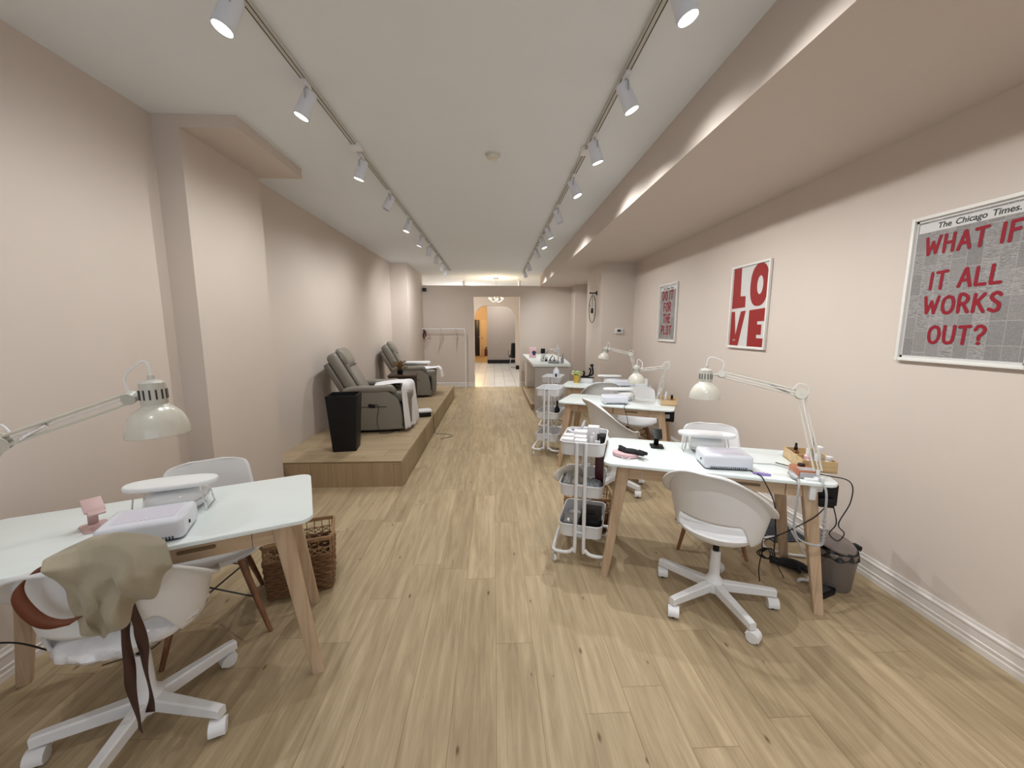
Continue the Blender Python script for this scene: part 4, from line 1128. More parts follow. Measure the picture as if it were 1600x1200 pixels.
# ------------------------------------------------------------------ recliners
def recliner(label, loc, deg):
    """leather recliner facing +x; near side is -y"""
    t = thing('recliner', label, 'armchair', loc, rad(deg), 'taupe leather recliners'); t.scale = (.94, 1, 1)
    Wd = .37
    # side panels with the bulging front edge
    side = [(0, .035), (.70, .035), (.735, .08), (.745, .17), (.735, .27), (.71, .36), (.665, .44), (.60, .50), (.48, .535), (.0, .505)]
    for s_ in (-1, 1):
        R = Matrix.Rotation(PI / 2, 3, 'X')
        P = smooth([(*p, 0) for p in side], 3)
        g = G(); g.prism([(p[0], p[1]) for p in P], -.055, .055, bev=.02, R=R, c=(0, s_ * (Wd - .055), 0)); sp = g.build('side_panel', 'taupe', t)
        if s_ < 0:
            G().tube([(.02, -Wd - .001, .335), (.55, -Wd - .003, .33)], .004, 6).build('seam', 'piping', sp)
            g = G(); g.box((.36, -Wd - .006, .345), (.085, .016, .045), Matrix.Rotation(.15, 3, 'Y'), bev=.007); r = g.build('remote', 'black', sp)
            G().tube(smooth([(.40, -Wd - .012, .355), (.44, -Wd - .018, .36), (.445, -Wd - .018, .28), (.42, -Wd - .018, .17), (.445, -Wd - .018, .02), (.46, -Wd - .03, .006), (.60, -Wd - .02, .006), (.62, -Wd + .06, .012)], 6), .004, 6).build('remote_cord', 'piping', r)
        # padded arm cap with a rolled nose
        g = G()
        def f(u, v, s_=s_):
            x = -.01 + .69 * v; z0 = .515 + .045 * math.sin(PI * min(1, v * 1.05) * .55) + .01 * math.sin(v * 7)
            if v > .86: z0 -= .07 * ((v - .86) / .14) ** 1.6
            k = min(1, (v / .05) ** .5 if v < .05 else 1, ((1 - v) / .06) ** .5 if v > .94 else 1)
            a = 2 * PI * u
            return Vector((x, s_ * (Wd - .055) + .072 * k * math.copysign(abs(math.cos(a)) ** .6, math.cos(a)), z0 + .042 * k * math.copysign(abs(math.sin(a)) ** .7, math.sin(a))))
        g.grid(f, 24, 26, cu=True); g.build('arm_pad', 'taupe', t)
    G().box((.36, 0, .028), (.66, .60, .05), bev=.004).build('base', 'black', t)
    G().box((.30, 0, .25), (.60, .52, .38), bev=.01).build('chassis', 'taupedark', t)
    g = G(); g.box((.54, 0, .435), (.64, .51, .15), bev=.055, seg=4); g.build('seat_cushion', 'taupe', t)
    g = G(); g.box((.80, 0, .25), (.10, .51, .36), bev=.04, seg=4); g.build('leg_rest', 'taupe', t)
    # leaning back: cushion, shell behind, headrest pillow
    th = math.atan2(.29, .51); R = Matrix.Rotation(-th, 3, 'Y')
    o = Vector((.20, 0, .50))
    g = G(); g.box(o + R @ Vector((-.075, 0, .26)), (.15, .54, .66), R, bev=.06, seg=4); bk = g.build('back_cushion', 'taupe', t)
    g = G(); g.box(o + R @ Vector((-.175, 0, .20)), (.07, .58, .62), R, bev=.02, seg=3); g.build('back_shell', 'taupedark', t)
    g = G(); g.box(o + R @ Vector((.012, 0, .235)), (.07, .40, .62), R, bev=.03, seg=4); g.build('inner_panel', 'taupe', bk)
    g = G()
    for s_ in (-1, 1): g.tube([o + R @ Vector((.006, s_ * .212, z)) for z in (-.05, .2, .45, .56)], .005, 6)
    g.build('piping', 'piping', bk)
    def pil(u, v):
        a = 2 * PI * u; y = (v - .5) * .44; k = max(.0, 1 - abs(2 * v - 1) ** 8) ** .5
        return o + R @ Vector((.015 + .062 * k * math.cos(a) ** 1, y, .475 + .135 * k * math.copysign(abs(math.sin(a)) ** .8, math.sin(a))))
    g = G(); g.grid(pil, 24, 19, cu=True); g.build('headrest', 'taupe', t)
    g = G(); g.tube([o + R @ Vector((.055, y, .345)) for y in (-.20, 0, .20)], .004, 6); g.build('headrest_piping', 'piping', t)
    return t
R1 = ((-1.89, 5.19), 7); R2 = ((-1.94, 7.74), 7)
recliner('taupe leather recliner under a white sheet, behind the black planter', (*R1[0], .26), R1[1])
recliner('taupe leather recliner with white towels, beside the dark side table', (*R2[0], .26), R2[1])
# white sheet over the first recliner's seat
def drape(name, label, cat, d, x0, x1, y0, y1, top, front, drop, seed, amp=.012, z0=.26, wide=0.0):
    ph = random.Random(seed).uniform(0, 6)
    L1 = x1 - x0; Lt = L1 + drop
    g = G()
    def f(u, v):
        y = y0 + (y1 - y0) * u; s_ = v * Lt; r = .07
        if s_ < L1 - r: x, z = x0 + s_, top - (.06 * (1 - s_ / L1) ** 2 if wide else .02 * math.sin(PI * s_ / L1))
        elif s_ < L1 + r * .57:
            a = (s_ - L1 + r) / (r * 1.57) * PI / 2; x, z = x1 - r + r * math.sin(a), top - r + r * math.cos(a)
        else:
            q = s_ - L1 - r * .57; x, z = x1 + q * (.07 if wide else .18), top - r - q
        k = max(0, (s_ - L1 * .4) / Lt)
        x += amp * 2.2 * k * math.sin(21 * u + ph) + amp * k * math.sin(43 * u + 1.3 * ph)
        z += amp * math.sin(9 * u + 7 * v + ph) * (1 - k) * .8
        y += .015 * math.sin(6 * v + ph) + (.05 * k * (u - .5))
        if wide:
            e = max(0, min(1, (s_ - L1 * .80) / .12)); y -= wide * e * (1 - u); x -= .10 * e * (1 - u) ** 3
        z = max(z, .006)
        return Vector((x, y, z))
    g.grid(f, 57, 45)
    return tag(g.build(name, 'sheet', None, (*d[0], z0), rad(d[1]), solid=.004, sharp=70), label, cat)
drape('bed_sheet', 'white cotton sheet draped over the seat and front of the planter side recliner', 'sheet', R1, .30, .80, -.24, .27, .60, .9, .53, 2, .014, wide=.11)
drape('hand_towel', 'white towel spread on the seat of the recliner by the side table', 'towel', R2, .45, .90, -.20, .25, .545, .9, .16, 5)
g = G(); g.box((.38, .315, .605), (.60, .17, .05), bev=.022, seg=4)
tag(g.build('folded_towel', 'sheet', None, (*R2[0], .26), rad(R2[1])), 'folded white towel along the wall-far arm of the recliner by the side table', 'towel')
# planter, side table with dried plant, foot massager
t = thing('planter', 'tall black square tapered planter at the platform edge', 'planter', (-1.60, 4.24, .26), rad(8))
g = G(); o0, o1 = rrect(.235, .235, .008, 2), rrect(.31, .31, .008, 2); i1, i0 = rrect(.285, .285, .008, 2), rrect(.23, .23, .008, 2)
n = len(o0); A = [g.bm.verts.new((x, y, 0)) for x, y in o0]; B = [g.bm.verts.new((x, y, .60)) for x, y in o1]; C_ = [g.bm.verts.new((x, y, .60)) for x, y in i1]; D2 = [g.bm.verts.new((x, y, .12)) for x, y in i0]
for i in range(n):
    j = (i + 1) % n
    for p, q in ((A, B), (B, C_), (C_, D2)): g.bm.faces.new((p[i], p[j], q[j], q[i]))
g.bm.faces.new(A); g.bm.faces.new(D2); g.build('pot', 'black', t)
t = thing('side_table', 'dark brown side table between the two recliners', 'table', (-1.56, 6.80, .26), rad(7))
G().box((0, 0, .50), (.46, .36, .03), bev=.004).build('top', 'brown', t)
for sx in (-1, 1):
    for sy in (-1, 1): G().box((sx * .20, sy * .15, .243), (.035, .035, .486)).build('leg', 'brown', t)
g = G(); g.box((0, 0, .455), (.40, .30, .05)); g.build('apron', 'brown', t)
t = thing('dried_plant', 'dried brown plant in a small dark pot on the side table', 'plant', (-1.60, 6.78, .776))
G().lathe([(0, 0), (.04, 0), (.055, .07), (.05, .075), (0, .07)], 18).build('pot', 'black', t)
g = G(); rnd = random.Random(3)
for k in range(70):
    a = rnd.uniform(0, 2 * PI); r = rnd.uniform(.03, .15); h = rnd.uniform(.03, .17)
    g.tube([(0, 0, .06), (.5 * r * math.cos(a), .5 * r * math.sin(a), .07 + h * .8), (r * math.cos(a), r * math.sin(a), .06 + h)], [.003, .004, .009], 5)
g.build('stems', 'dried', t)
t = thing('foot_massager', 'white topped black foot massager beside the recliner front', 'massager', (-1.05, 5.82, .26), rad(20))
G().box((0, 0, .04), (.20, .17, .08), bev=.022, seg=4).build('body', 'black', t); G().box((.01, 0, .083), (.205, .175, .045), bev=.02, seg=4).build('top', 'white', t)
G().tube(smooth([(.10, 0, .05), (.125, -.02, .06), (.135, -.04, .0), (.14, -.06, -.24), (.17, -.12, -.257), (.30, -.20, -.257), (.34, -.33, -.257), (.15, -.42, -.257)], 6), .004, 6).build('power_lead', 'piping', t)

# ------------------------------------------------------------------ clothes rack against the partition
t = thing('clothes_rack', 'thin white clothes rack standing against the back partition', 'clothes rack', (-1.31, 10.30, 0))
g = G()
w2, hh = .57, 1.535
P = [(-w2, 0, .02)] + [(-w2, 0, hh - .06)] + [tuple(p) for p in arc((-w2 + .06, 0, hh - .06), .06, 180, 90, 5)] + [tuple(p) for p in arc((w2 - .06, 0, hh - .06), .06, 90, 0, 5)] + [(w2, 0, .02)]
g.tube(P, .011, 8); g.tube([(-w2, 0, .14), (w2, 0, .14)], .010, 8); g.build('frame', 'metalwhite', t)
for s_ in (-1, 1): G().tube([(s_ * w2, -.20, .012), (s_ * w2, .20, .012)], .012, 8).build('foot', 'metalwhite', t)
def hanger(x, label, ry):
    t = thing('clothes_hanger', label, 'hanger', (x, 10.30, 1.535), ry, 'rose wire hangers')
    g = G(); g.tube([tuple(p) for p in arc((0, 0, -.012), .026, -60, 180, 12)] + [(-.02, 0, -.04), (0, 0, -.07), (0, 0, -.11)], .005, 6); g.build('hook', 'pinkwire', t)
    g = G(); g.tube(smooth([(0, 0, -.11), (.10, 0, -.15), (.20, 0, -.23), (.21, 0, -.25), (.18, 0, -.255), (0, 0, -.255), (-.18, 0, -.255), (-.21, 0, -.25), (-.20, 0, -.23), (-.10, 0, -.15), (0, 0, -.11)], 4), .0065, 6); g.build('shoulders', 'pinkwire', t)
for x, lb in ((-1.68, 'rose wire hanger beside the pink ribbon on the rack'), (-1.35, 'rose wire hanger in the middle of the rack'), (-.98, 'rose wire hanger alone at the doorway end of the rack')): hanger(x, lb, rad(82))
t = thing('ribbon_tag', 'small pink and purple ribbon hung at the corner of the clothes rack', 'ribbon', (-1.79, 10.30, 1.535))
G().tube([tuple(p) for p in arc((0, 0, 0), .017, 0, 330, 12)], .003, 6).build('loop', 'palepink', t)
g = G(); ribbon(g, [(0, 0, -.01), (.01, -.01, -.09), (-.01, 0, -.17), (.005, 0, -.25)], lambda k: (1, .3, 0), .045); ribbon(g, [(.03, .0, -.03), (.05, -.01, -.10), (.045, 0, -.20)], lambda k: (1, .3, 0), .035); g.build('tails', 'purple' if False else 'maroon', t, solid=.003)
t = thing('security_camera', 'small black security camera high on the partition corner', 'camera', (-1.77, 10.545, 2.53))
G().lathe([(0, 0), (.03, 0), (.03, .015), (0, .02)], 16, Matrix.Rotation(PI / 2, 3, 'X')).build('mount', 'white', t)
g = G(); g.box((0, -.07, 0), (.085, .11, .085), bev=.012); g.build('body', 'black', t); G().lathe([(0, 0), (.022, 0), (.022, .01), (0, .012)], 16, Matrix.Rotation(PI / 2, 3, 'X'), (0, -.122, 0)).build('lens', 'dark', t)

# ------------------------------------------------------------------ reception counter and what stands on it
CT = .889
t = thing('reception_counter', 'white topped reception counter with plain grey front, before the partition', 'counter', (.70, 7.32, 0))
g = G(); g.prism([(.02, 0), (.72, 0), (.78, .60), (.84, 1.25), (.84, 3.0), (.03, 3.0)], CT - .045, CT); g.build('top', 'laminate', t)
G().box((.37, .045, (CT - .045) / 2), (.62, .05, CT - .045)).build('front_panel', 'grey', t)
G().box((.665, .75, (CT - .045 + .111) / 2), (.03, 1.36, CT - .045 - .111)).build('end_panel', 'grey', t)
t = thing('low_cabinet', 'cream low cabinet under the far end of the reception counter', 'cabinet', (1.1, 9.90, .112))
G().box((.0, .0, .33), (.62, .45, .66), bev=.004).build('body', 'trim', t)
for s_ in (-1, 1): 
    d = G().box((s_ * .155, -.232, .33), (.30, .016, .63), bev=.003).build('door', 'trim', t); G().tube([(s_ * .03, -.25, .30), (s_ * .03, -.25, .38)], .006, 6).build('handle', 'chrome', d)
def onc(x, y): return (.70 + x, 7.32 + y, CT)
t = thing('photo_card', 'pale pink picture card propped on the reception counter', 'picture card', onc(.16, 1.55), rad(-8))
R = Matrix.Rotation(rad(-14), 3, 'X')
G().box((0, .02, .125), (.155, .008, .25), R, bev=.002).build('card', 'palepink', t)
g = G(); g.prism([(.042 * math.cos(a) * (1 + .2 * math.sin(3 * a)), .055 * math.sin(a)) for a in [2 * PI * k / 24 for k in range(24)]], 0, .003, R=R @ Matrix.Rotation(PI / 2, 3, 'X'), c=(.03, .012, .11)); g.build('dark_print', 'navy', t)
g = G(); g.box((0, .06, .08), (.03, .10, .006), Matrix.Rotation(rad(50), 3, 'X')); g.build('prop', 'white', t)
g = G(); g.tube([(0, 0, .004), (.13, -.05, .19)], .005, 6); tag(g.build('brush', 'dark', None, onc(.33, 1.2)), 'dark long brush leaning on the counter beside the picture card', 'brush')
bottle('white bottle with broad black cap on the reception counter', onc(.36, 1.30), [(0, 0), (.038, 0), (.04, .006), (.040, .10), (.03, .13), (0, .13)], 'white', [(0, .125), (.048, .12), (.050, .13), (.050, .205), (.042, .225), (0, .225)], 'black')
t = thing('wire_caddy', 'small chrome wire caddy of polish on the counter, under the white bottle', 'caddy', onc(.30, .62))
g = G()
for z in (.004, .05, .085): g.tube([(x, y, z) for x, y in rrect(.15, .10, .012, 3)], .003, 6, closed=True)
for x, y in rrect(.15, .10, .012, 3)[::4]: g.tube([(x, y, .004), (x, y, .085)], .0025, 5)
g.build('wires', 'chrome', t); G().box((0, 0, .003), (.145, .095, .004)).build('floor_plate', 'chrome', t)
for i, (x, m, cm) in enumerate(((-.045, 'clear', 'white'), (-.01, 'bottle', 'black'), (.03, 'black', 'black'), (.055, 'black', 'black'))):
    bottle(f'polish bottle, {("clear with a white cap", "frosted with a black cap", "black, third from the aisle", "black, at the end by the organizer")[i]}, in the wire caddy', onc(.30 + x, .62), [(0, .006), (.014, .006), (.014, .05), (.006, .058), (0, .058)], m, [(0, .058), (.007, .058), (.006, .095), (0, .095)], cm, group='polish in the wire caddy', seg=10)
t = thing('desk_organizer', 'white tiered organizer with a tall post on the reception counter', 'organizer', onc(.475, .26))
g = G(); g.box((-.03, 0, .005), (.20, .15, .01)); g.box((-.03, -.073, .022), (.20, .004, .044)); g.box((-.03, .073, .022), (.20, .004, .044)); g.box((-.128, 0, .022), (.004, .15, .044)); g.build('tray', 'clear', t)
G().box((.055, .0, .15), (.028, .05, .30), bev=.004).build('post', 'white', t)
G().box((-.01, 0, .262), (.17, .12, .012), bev=.004).build('upper_shelf', 'white', t); G().box((.01, 0, .235), (.10, .10, .03), bev=.004).build('shelf_bracket', 'white', t)
G().box((.035, .01, .325), (.035, .03, .06), bev=.004).build('top_block', 'trim', t)
for i, (x, y, h, m) in enumerate(((-.09, .02, .08, 'black'), (-.055, -.02, .065, 'clear'), (-.02, .02, .09, 'black'), (.005, -.03, .07, 'palepink'))):
    bottle(f'{("squat black", "clear", "tall black", "pink")[i]} polish bottle in the tiered organizer', onc(.475 + x, .26 + y), [(0, .01), (.016, .01), (.016, h * .6), (.007, h * .7), (0, h * .7)], m, [(0, h * .7), (.008, h * .7), (.007, h * 1.3), (0, h * 1.3)], m, group='polish in the organizer', seg=10)
tag(G().box((0, 0, .05), (.012, .035, .16), Matrix.Rotation(rad(35), 3, 'Y'), bev=.003).build('nail_file', 'black', None, (onc(.40, .42)[0], onc(.40, .42)[1], CT + .02)), 'black nail file leaning between caddy and organizer', 'nail file')
t = thing('brush_jar', 'clear jar of brushes at the end of the reception counter', 'jar', onc(.60, .22))
G().lathe([(0, 0), (.03, 0), (.031, .10), (.028, .10), (.027, .006), (0, .006)], 18).build('jar', 'clear', t)
for k in range(5):
    a = 2 * PI * k / 5; G().tube([(.01 * math.cos(a), .01 * math.sin(a), .008), (.028 * math.cos(a), .028 * math.sin(a), .15 + .01 * k)], .003, 6).build('brush', ('white', 'black', 'oakleg')[k % 3], t)

# ------------------------------------------------------------------ far desk odds and ends
t = thing('flower_pot', 'mustard yellow pot with small cream flowers on the desk corner', 'potted plant', (1.22, 5.80, .75))
G().lathe([(0, 0), (.038, 0), (.050, .10), (.054, .102), (.054, .115), (.047, .115), (.044, .095), (0, .095)], 24).build('pot', 'yellow', t)
g = G(); g2 = G(); rnd = random.Random(8)
for k in range(46):
    a = rnd.uniform(0, 6.28); r = rnd.uniform(0, .075); z = .115 + rnd.uniform(0, .055)
    (g if k % 2 else g2).ball((r * math.cos(a), r * math.sin(a), z), (.018, .014, .008), 6)
g.build('leaves', 'leaf', t); g2.build('flowers', 'petal', t)
G().tube(smooth([(-.01, 0, .11), (-.04, .01, .17), (-.055, .01, .20)], 4), .003, 5).build('stalk', 'leaf', t)
t = thing('supply_box', 'low white box at the back of the yellow pot desk', 'box', at(DF, -.30, .20), rz(DF, 0))
G().box((0, 0, .03), (.17, .12, .06), bev=.004).build('body', 'white', t); G().box((0, 0, .063), (.175, .125, .008), bev=.002).build('lid', 'plate', t)
t = thing('black_ornament', 'black twisted branch ornament standing on the white supply box', 'ornament', at(DF, -.30, .20, .818), rz(DF, 0))
g = G()
for P in ([(-.09, 0, .012), (-.04, .01, .02), (.02, 0, .03), (.05, 0, .10), (.03, .01, .15)], [(.02, 0, .03), (.08, .0, .06), (.075, .01, .14), (.06, 0, .19)], [(-.06, 0, .014), (-.045, 0, .07), (-.06, .01, .10)]): g.tube(smooth(P, 4), .014, 7)
g.ball((.065, 0, .19), (.03, .02, .022), 10); g.build('branch', 'black', t); G().box((0, 0, .006), (.20, .05, .012), bev=.003).build('foot', 'black', t)
tray_box('bamboo bottle tray on the middle desk of the row', DM, .53, .06, 4, .16, .25, .06)
bottle('white pump bottle in the bamboo tray of the middle desk', at(DM, .50, .06, .759), [(0, 0), (.02, 0), (.02, .055), (.01, .07), (0, .07)], 'bottle', [(0, .07), (.012, .07), (.012, .09), (.006, .10), (.006, .125), (0, .125)], 'white')
bottle('black capped bottle in the bamboo tray of the middle desk', at(DM, .56, .02, .759), [(0, 0), (.02, 0), (.02, .045), (.01, .055), (0, .055)], 'glass', [(0, .055), (.013, .055), (.012, .095), (0, .095)], 'black')
t = thing('cable_box', 'black cable box under the end of the middle desk', 'cable box', at(DM, .545, -.17, .675), rz(DM, 0))
G().box((0, 0, 0), (.11, .13, .11), bev=.004).build('box', 'black', t); G().box((-.01, -.07, .0), (.05, .02, .04), bev=.004).build('charger', 'greyplastic', t)
g = G(); g.box((-.085, -.075, .03), (.03, .03, .10), bev=.004); g.build('white_plug', 'white', t)
tag(G().cyl((0, 0, 0), .013, .075, 12, bev=.003).build('marker_pen', 'black', None, at(DM, -.20, -.19, .6485)), 'black pen standing up under the middle desk drawers', 'pen')
t = thing('storage_bin', 'white box standing on the yellow pot desk at the wall', 'box', at(DF, .47, .10), rz(DF, 0))
G().box((0, 0, .045), (.17, .16, .09), bev=.006).build('body', 'white', t); G().box((0, 0, .093), (.174, .164, .008), bev=.002).build('lid', 'lilac', t)

# ------------------------------------------------------------------ floor things by the near desk
t = thing('waste_bin', 'taupe pedal bin with smoked lid at the skirting board', 'bin', (2.055, 2.14, 0))
G().lathe([(0, 0), (.082, 0), (.086, .006), (.106, .235), (.102, .24), (.09, .235), (0, .03)], 32).build('body', 'bin', t)
def bagf(u, v):
    a = 2 * PI * u; r = .109 - .010 * v + .004 * math.sin(11 * a); return Vector((r * math.cos(a), r * math.sin(a), .205 + .048 * v + .005 * math.sin(7 * a + 1)))
g = G(); g.grid(bagf, 60, 6, cu=True); g.build('bag', 'bag', t)
R = Matrix.Rotation(rad(9), 3, 'Y') @ Matrix.Rotation(rad(13), 3, 'X')
G().lathe([(0, .012), (.10, .008), (.112, 0), (.112, -.008), (0, -.004)], 32, R, (-.004, .012, .276)).build('lid', 'lid', t)
G().tube([tuple(p) for p in arc((.118, -.01, .225), .022, -80, 100, 10)], .005, 6).build('handle', 'chrome', t); G().box((.112, -.01, .25), (.03, .05, .025), bev=.005).build('hinge', 'black', t)
G().box((-.075, -.075, .02), (.05, .04, .02), rad(45), bev=.006).build('pedal', 'black', t)
g = G(); g.ball((0, 0, .028), (.085, .045, .028), 14)
for (x, y, a, l) in ((-.07, .02, 160, .05), (-.075, -.015, 185, .045), (.07, .0, -15, .05), (.08, -.03, -40, .04), (.03, -.045, -80, .03)):
    v = Vector((math.cos(rad(a)), math.sin(rad(a)), 0)); c = Vector((x, y, .024)); g.tube([c - v * .03, c, c + v * l], [.018, .016, .011], 8)
tag(g.build('fluffy_glove', 'blackcloth', None, (1.93, 2.32, 0), rad(-30)), 'black fabric glove lying on the floor under the desk', 'glove')
t = thing('floor_vent_mat', 'dark slatted floor mat against the skirting behind the desk', 'mat', (2.17, 2.80, 0), rad(0))
G().box((0, 0, .006), (.28, .36, .012), bev=.002).build('base', 'slate', t)
for k in range(9): G().box((-.11 + .0275 * k, 0, .0145), (.010, .34, .007), bev=.002).build('slat', 'dark', t)
t = thing('foot_rest_frame', 'bent white tube foot rest on the floor between the desk legs', 'foot rest', (1.98, 2.55, 0))
G().tube(smooth([(.12, .13, .012), (.03, .12, .012), (-.045, .06, .012), (-.07, -.02, .012), (-.02, -.07, .012), (.06, -.11, .012), (.13, -.13, .012)], 6), .009, 8).build('floor_tube', 'metalwhite', t)
G().tube(smooth([(.13, -.13, .012), (.05, -.05, .20), (-.03, .04, .42), (-.05, .06, .58)], 6), .007, 8).build('upright_tube', 'metalwhite', t)
tag(G().tube(smooth([(0, 0, .012), (.03, .01, .014), (.07, .0, .012), (.10, .03, .01)], 4), [.01] * 12 + [.012], 8).build('white_tool', 'white', None, (1.86, 2.17, 0)), 'white handpiece lying on the floor beside the taupe bin', 'tool')
t = thing('foot_pedal', 'black drill foot pedal on the floor behind the desk leg', 'pedal', (1.92, 2.06, 0), rad(20))
G().box((0, 0, .014), (.11, .075, .028), bev=.008).build('base', 'black', t); G().box((0, .005, .034), (.085, .055, .012), Matrix.Rotation(.12, 3, 'X'), bev=.004).build('treadle', 'dark', t)

# ------------------------------------------------------------------ posters on the right wall
STROKES = {
 'W': (.95, [[(.0, 1), (.18, 0), (.48, .72), (.70, .02), (.95, 1)]]), 'H': (.62, [[(.04, 1), (.0, 0)], [(.62, 1), (.58, 0)], [(.02, .50), (.60, .54)]]),
 'A': (.72, [[(0, 0), (.36, 1), (.40, 1), (.72, 0)], [(.12, .32), (.60, .36)]]), 'T': (.66, [[(0, .96), (.66, 1)], [(.34, .97), (.30, 0)]]),
 'I': (.10, [[(.06, 1), (.02, 0)]]), 'F': (.55, [[(.04, .98), (0, 0)], [(.04, .98), (.55, 1)], [(.03, .52), (.45, .56)]]),
 'L': (.55, [[(.04, 1), (0, .02), (.55, .04)]]), 'O': (.72, [[(.36, 1), (.10, .86), (0, .5), (.10, .12), (.36, 0), (.62, .14), (.72, .5), (.62, .88), (.36, 1)]]),
 'R': (.62, [[(.02, 0), (.04, .98), (.38, 1), (.56, .80), (.42, .54), (.06, .48)], [(.28, .50), (.62, 0)]]), 'K': (.62, [[(.04, 1), (0, 0)], [(.60, 1), (.05, .42)], [(.22, .56), (.62, 0)]]),
 'S': (.58, [[(.55, .88), (.36, 1), (.12, .92), (.06, .72), (.28, .54), (.50, .38), (.50, .12), (.28, 0), (.0, .10)]]), 'U': (.66, [[(.02, 1), (.02, .28), (.14, .04), (.36, 0), (.56, .08), (.64, .32), (.66, 1)]]),
 '?': (.56, [[(0, .80), (.14, .98), (.38, 1), (.56, .82), (.46, .58), (.26, .42), (.26, .26)], [(.24, .03), (.27, .03)]]), 'D': (.62, [[(.03, 0), (.03, 1), (.36, .94), (.60, .68), (.60, .32), (.38, .06), (.03, 0)]]),
 'E': (.52, [[(.52, .98), (.03, 1), (0, 0), (.52, .02)], [(.02, .52), (.42, .54)]]), 'P': (.56, [[(.0, 0), (.03, .98), (.38, 1), (.56, .76), (.40, .48), (.04, .44)]]),
}
def brush_text(g, txt, x, y, h, w_, z, wk=1.0):
    """hand-brushed capitals: round-ended strokes of slightly uneven width"""
    rnd = random.Random(len(txt) * 7 + int(h * 1000)); cnt = 0
    for ch in txt:
        if ch == ' ': x += h * .42; continue
        adv, st = STROKES[ch]; jy = rnd.uniform(-.02, .02) * h
        for s_ in st:
            P = [Vector((x + p[0] * h * wk, y + jy + p[1] * h, z)) for p in s_]
            if len(P) > 4 and ch not in 'WAEL': P = smooth(P, 5)
            for i, p in enumerate(P):
                r = w_ / 2 * (1 + .12 * math.sin(i * 1.7 + x * 90)); cnt += 1; dz = Vector((0, 0, 4e-5 * (cnt % 23)))
                g.bm.faces.new([g.bm.verts.new(p + dz + Vector((r * math.cos(2 * PI * k / 12), r * math.sin(2 * PI * k / 12), 0))) for k in range(12)])
                if i:
                    q = P[i - 1]; d = (p - q)
                    if d.length > 1e-6:
                        d.normalize(); nn = Vector((-d.y, d.x, 0)) * w_ / 2
                        dz = dz + Vector((0, 0, 2e-5)); g.bm.faces.new([g.bm.verts.new(v + dz) for v in (q - nn, p - nn, p + nn, q + nn)])
        x += adv * h * wk + w_ * 1.45
def text_w(txt, h, w_, wk=1.0): return sum(h * .42 if c == ' ' else STROKES[c][0] * h * wk + w_ * 1.45 for c in txt) - w_ * 1.45
def poster(label, yc, zc, W_, H_, paper, border, group='framed posters on the right wall'):
    t = thing('framed_poster', label, 'poster', (XR - .002, yc, zc), 0, group)
    t.rotation_euler = (PI / 2, 0, -PI / 2)           # local x runs towards the camera end, y up, z into the room
    g = G(); b_ = .018
    for sx in (-1, 1): g.box((sx * (W_ / 2 - b_ / 2), 0, .012), (b_, H_, .024), bev=.002)
    for sy in (-1, 1): g.box((0, sy * (H_ / 2 - b_ / 2), .012), (W_ - 2 * b_, b_, .024), bev=.002)
    g.build('frame', 'frame', t)
    G().box((0, 0, .006), (W_ - 2 * b_, H_ - 2 * b_, .006)).build('print', paper, t)
    if border:
        g = G(); x_, y_ = W_ / 2 - b_ - .006, H_ / 2 - b_ - .006
        for s_ in (-1, 1): g.box((s_ * x_, 0, .0095), (.012, H_ - 2 * b_, .001)); g.box((0, s_ * y_, .0095), (W_ - 2 * b_, .012, .001))
        g.build('margin', 'postergrey', t)
    return t
def masthead(t, txt, size, y):
    cu = bpy.data.curves.new('masthead', 'FONT'); cu.body = txt; cu.size = size; cu.align_x = 'CENTER'; cu.offset = size * .018; cu.shear = .12; cu.space_word = 1.5; cu.extrude = .0003
    tmp = bpy.data.objects.new('masthead', cu)
    me = bpy.data.meshes.new_from_object(tmp); bpy.data.objects.remove(tmp)
    me.materials.clear(); me.materials.append(M['ink'])
    o = bpy.data.objects.new('masthead', me); COL.objects.link(o); o.parent = t; o.location = (0, y, .0102)
def sayings(name, label, yc, W_, H_, rows, h, w_, zc, wk=1.0):
    t = poster(label, yc, zc, W_, H_, 'news', True)
    G().box((0, H_ / 2 - .063, .0094), (W_ - .07, .048, .0008)).build('title_band', 'postergrey', t)
    masthead(t, 'The Chicago Times.', .040 * W_ / .58, H_ / 2 - .075)
    for txt, y in rows:
        x = -text_w(txt, h, w_, wk) / 2 - .015
        for word in txt.split(' '):
            g = G(); brush_text(g, word, x, y, h, w_, .0105, wk); g.build('lettering', 'red', t, flat=True)
            x += text_w(word, h, w_, wk) + w_ * 1.45 + h * .42
    return t
sayings('a', 'framed newsprint poster reading WHAT IF IT ALL WORKS OUT?', 1.905, .585, .775,
        (('WHAT IF', .185), ('IT ALL', .0), ('WORKS', -.128), ('OUT?', -.282)), .084, .0155, 1.757, .80)
sayings('b', 'framed newsprint poster reading DO IT FOR THE PLOT, by the column', 5.315, .545, .765,
        (('DO IT', .175), ('FOR', .02), ('THE', -.13), ('PLOT', -.285)), .108, .020, 1.757, .78)
t = poster('framed red poster with four block letters spelling LOVE', 3.60, 1.748, .545, .768, 'postergrey', False)
def flat(g, pts, z=.0098): g.bm.faces.new([g.bm.verts.new((x, y, z)) for x, y in pts])
def letter(pts):
    g = G(); flat(g, pts); g.build('letter', 'lovered', t, flat=True)
letter([(-.25, -.012), (-.045, -.005), (-.05, .098), (-.128, .10), (-.135, .362), (-.25, .362)])            # L
oc = (.130, .182); no = 36
O1 = [(oc[0] + .122 * math.copysign(abs(math.cos(a)) ** .8, math.cos(a)), oc[1] + .185 * math.copysign(abs(math.sin(a)) ** .85, math.sin(a))) for a in [2 * PI * k / no for k in range(no)]]
O2 = [(.142 + .040 * math.cos(a), .180 + .080 * math.sin(a)) for a in [2 * PI * k / no for k in range(no)]]
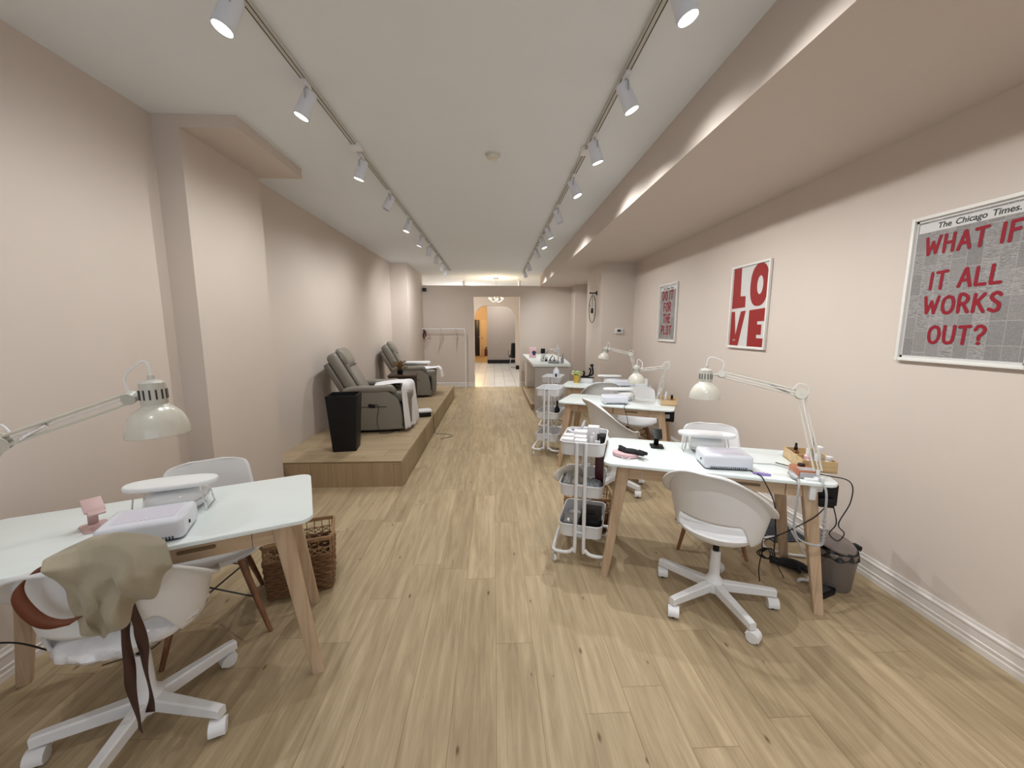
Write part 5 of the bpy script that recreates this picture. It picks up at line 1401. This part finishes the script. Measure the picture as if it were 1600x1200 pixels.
g = G(); A = [g.bm.verts.new((x, y, .0098)) for x, y in O1]; B = [g.bm.verts.new((x, y, .0098)) for x, y in O2]
for k in range(no): g.bm.faces.new((A[k], A[(k + 1) % no], B[(k + 1) % no], B[k]))
g.build('letter', 'lovered', t, flat=True)
letter([(-.25, -.36), (-.115, -.362), (-.03, -.035), (-.105, -.04), (-.165, -.26), (-.195, -.04), (-.25, -.04)])   # V
letter([(.02, -.362), (.25, -.362), (.25, -.287), (.145, -.285), (.145, -.255), (.205, -.255), (.205, -.165), (.145, -.165), (.145, -.137), (.25, -.135), (.25, -.022), (.02, -.035)])   # E
g = G(); brush_text(g, 'LOVE'.replace('V', 'U'), -.20, -.315, .012, .0022, .0101); g.build('signature', 'postergrey', t, flat=True)

# ------------------------------------------------------------------ wall fittings on the column
t = thing('ring_clock', 'black wire hoop wall clock hung from a bracket on the column side', 'clock', (1.80, 7.02, 1.895))
RX = Matrix.Rotation(PI / 2, 3, 'Y')
G().tube([(-.075, .235 * math.cos(2 * PI * k / 48), .235 * math.sin(2 * PI * k / 48) - .01) for k in range(48)], .006, 6, closed=True).build('hoop', 'blackmetal', t)
G().box((-.075, .02, -.04), (.03, .075, .085), bev=.003).build('movement', 'black', t)
g = G(); g.tube([(-.075, .02, -.04), (-.075, .0, .225)], .004, 6); g.tube([(-.085, .02, -.04), (-.085, .17, .10)], .0035, 6); g.tube([(-.085, .02, -.04), (-.085, .12, -.05)], .0035, 6); g.build('hands', 'blackmetal', t)
g = G(); g.lathe([(0, 0), (.038, 0), (.038, .012), (.012, .02), (.009, .10), (.016, .105), (.016, .125), (0, .13)], 16, Matrix.Rotation(-PI / 2, 3, 'Y'), (0, .0, .265)); g.tube([(-.075, 0, .265), (-.075, 0, .225)], .004, 6); g.build('bracket', 'black', t)
t = thing('hook_rod', 'thin white hook rod high on the column side above the clock', 'hook', (1.80, 6.84, 2.40))
G().tube([(-.012, 0, .06), (-.012, 0, -.06), (-.02, 0, -.075), (-.035, .0, -.065)], .005, 6).build('rod', 'plate', t); G().box((-.006, 0, .05), (.012, .02, .02)).build('clip', 'plate', t)
t = thing('thermostat', 'white thermostat with dark display on the column face', 'thermostat', (2.098, 6.65, 1.507))
G().box((0, -.012, 0), (.135, .024, .088), bev=.006).build('housing', 'plate', t); G().box((-.005, -.025, .004), (.062, .004, .038), bev=.001).build('display', 'dark', t)
# ------------------------------------------------------------------ seen through the arch
t = thing('salon_chair', 'black salon chair half hidden by the arch in the tiled room', 'chair', (.86, 15.75, 0), rad(100))
g = G(); g.lathe([(0, 0), (.22, 0), (.22, .015), (.03, .04), (.03, .40), (0, .40)], 24); g.build('base', 'chrome', t)
G().box((0, 0, .46), (.50, .50, .13), bev=.04, seg=3).build('seat', 'black', t)
G().box((-.23, 0, .74), (.11, .50, .50), Matrix.Rotation(-.15, 3, 'Y'), bev=.04, seg=3).build('backrest', 'black', t)
for s_ in (-1, 1):
    G().tube([(-.18, s_ * .28, .50), (-.18, s_ * .28, .68), (.18, s_ * .28, .68), (.22, s_ * .28, .50)], .016, 8).build('armrest', 'chrome', t)
G().tube([(.20, -.15, .40), (.42, -.15, .14), (.42, .15, .14), (.20, .15, .40)], .014, 8).build('foot_bar', 'chrome', t)
t = thing('fire_extinguisher', 'dark red fire extinguisher on the floor by the far corridor wall', 'fire extinguisher', (-.47, 22.45, 0))
G().lathe([(0, 0), (.075, 0), (.08, .02), (.08, .36), (.05, .42), (0, .43)], 18).build('cylinder', 'redpaint', t); g = G(); g.tube([(0, 0, .42), (0, 0, .49)], .02, 8); g.box((.03, 0, .50), (.12, .025, .02)); g.build('valve', 'black', t)
G().tube(smooth([(.02, 0, .47), (.10, -.02, .42), (.10, -.03, .22), (.09, -.02, .10)], 5), .012, 6).build('hose', 'black', t)
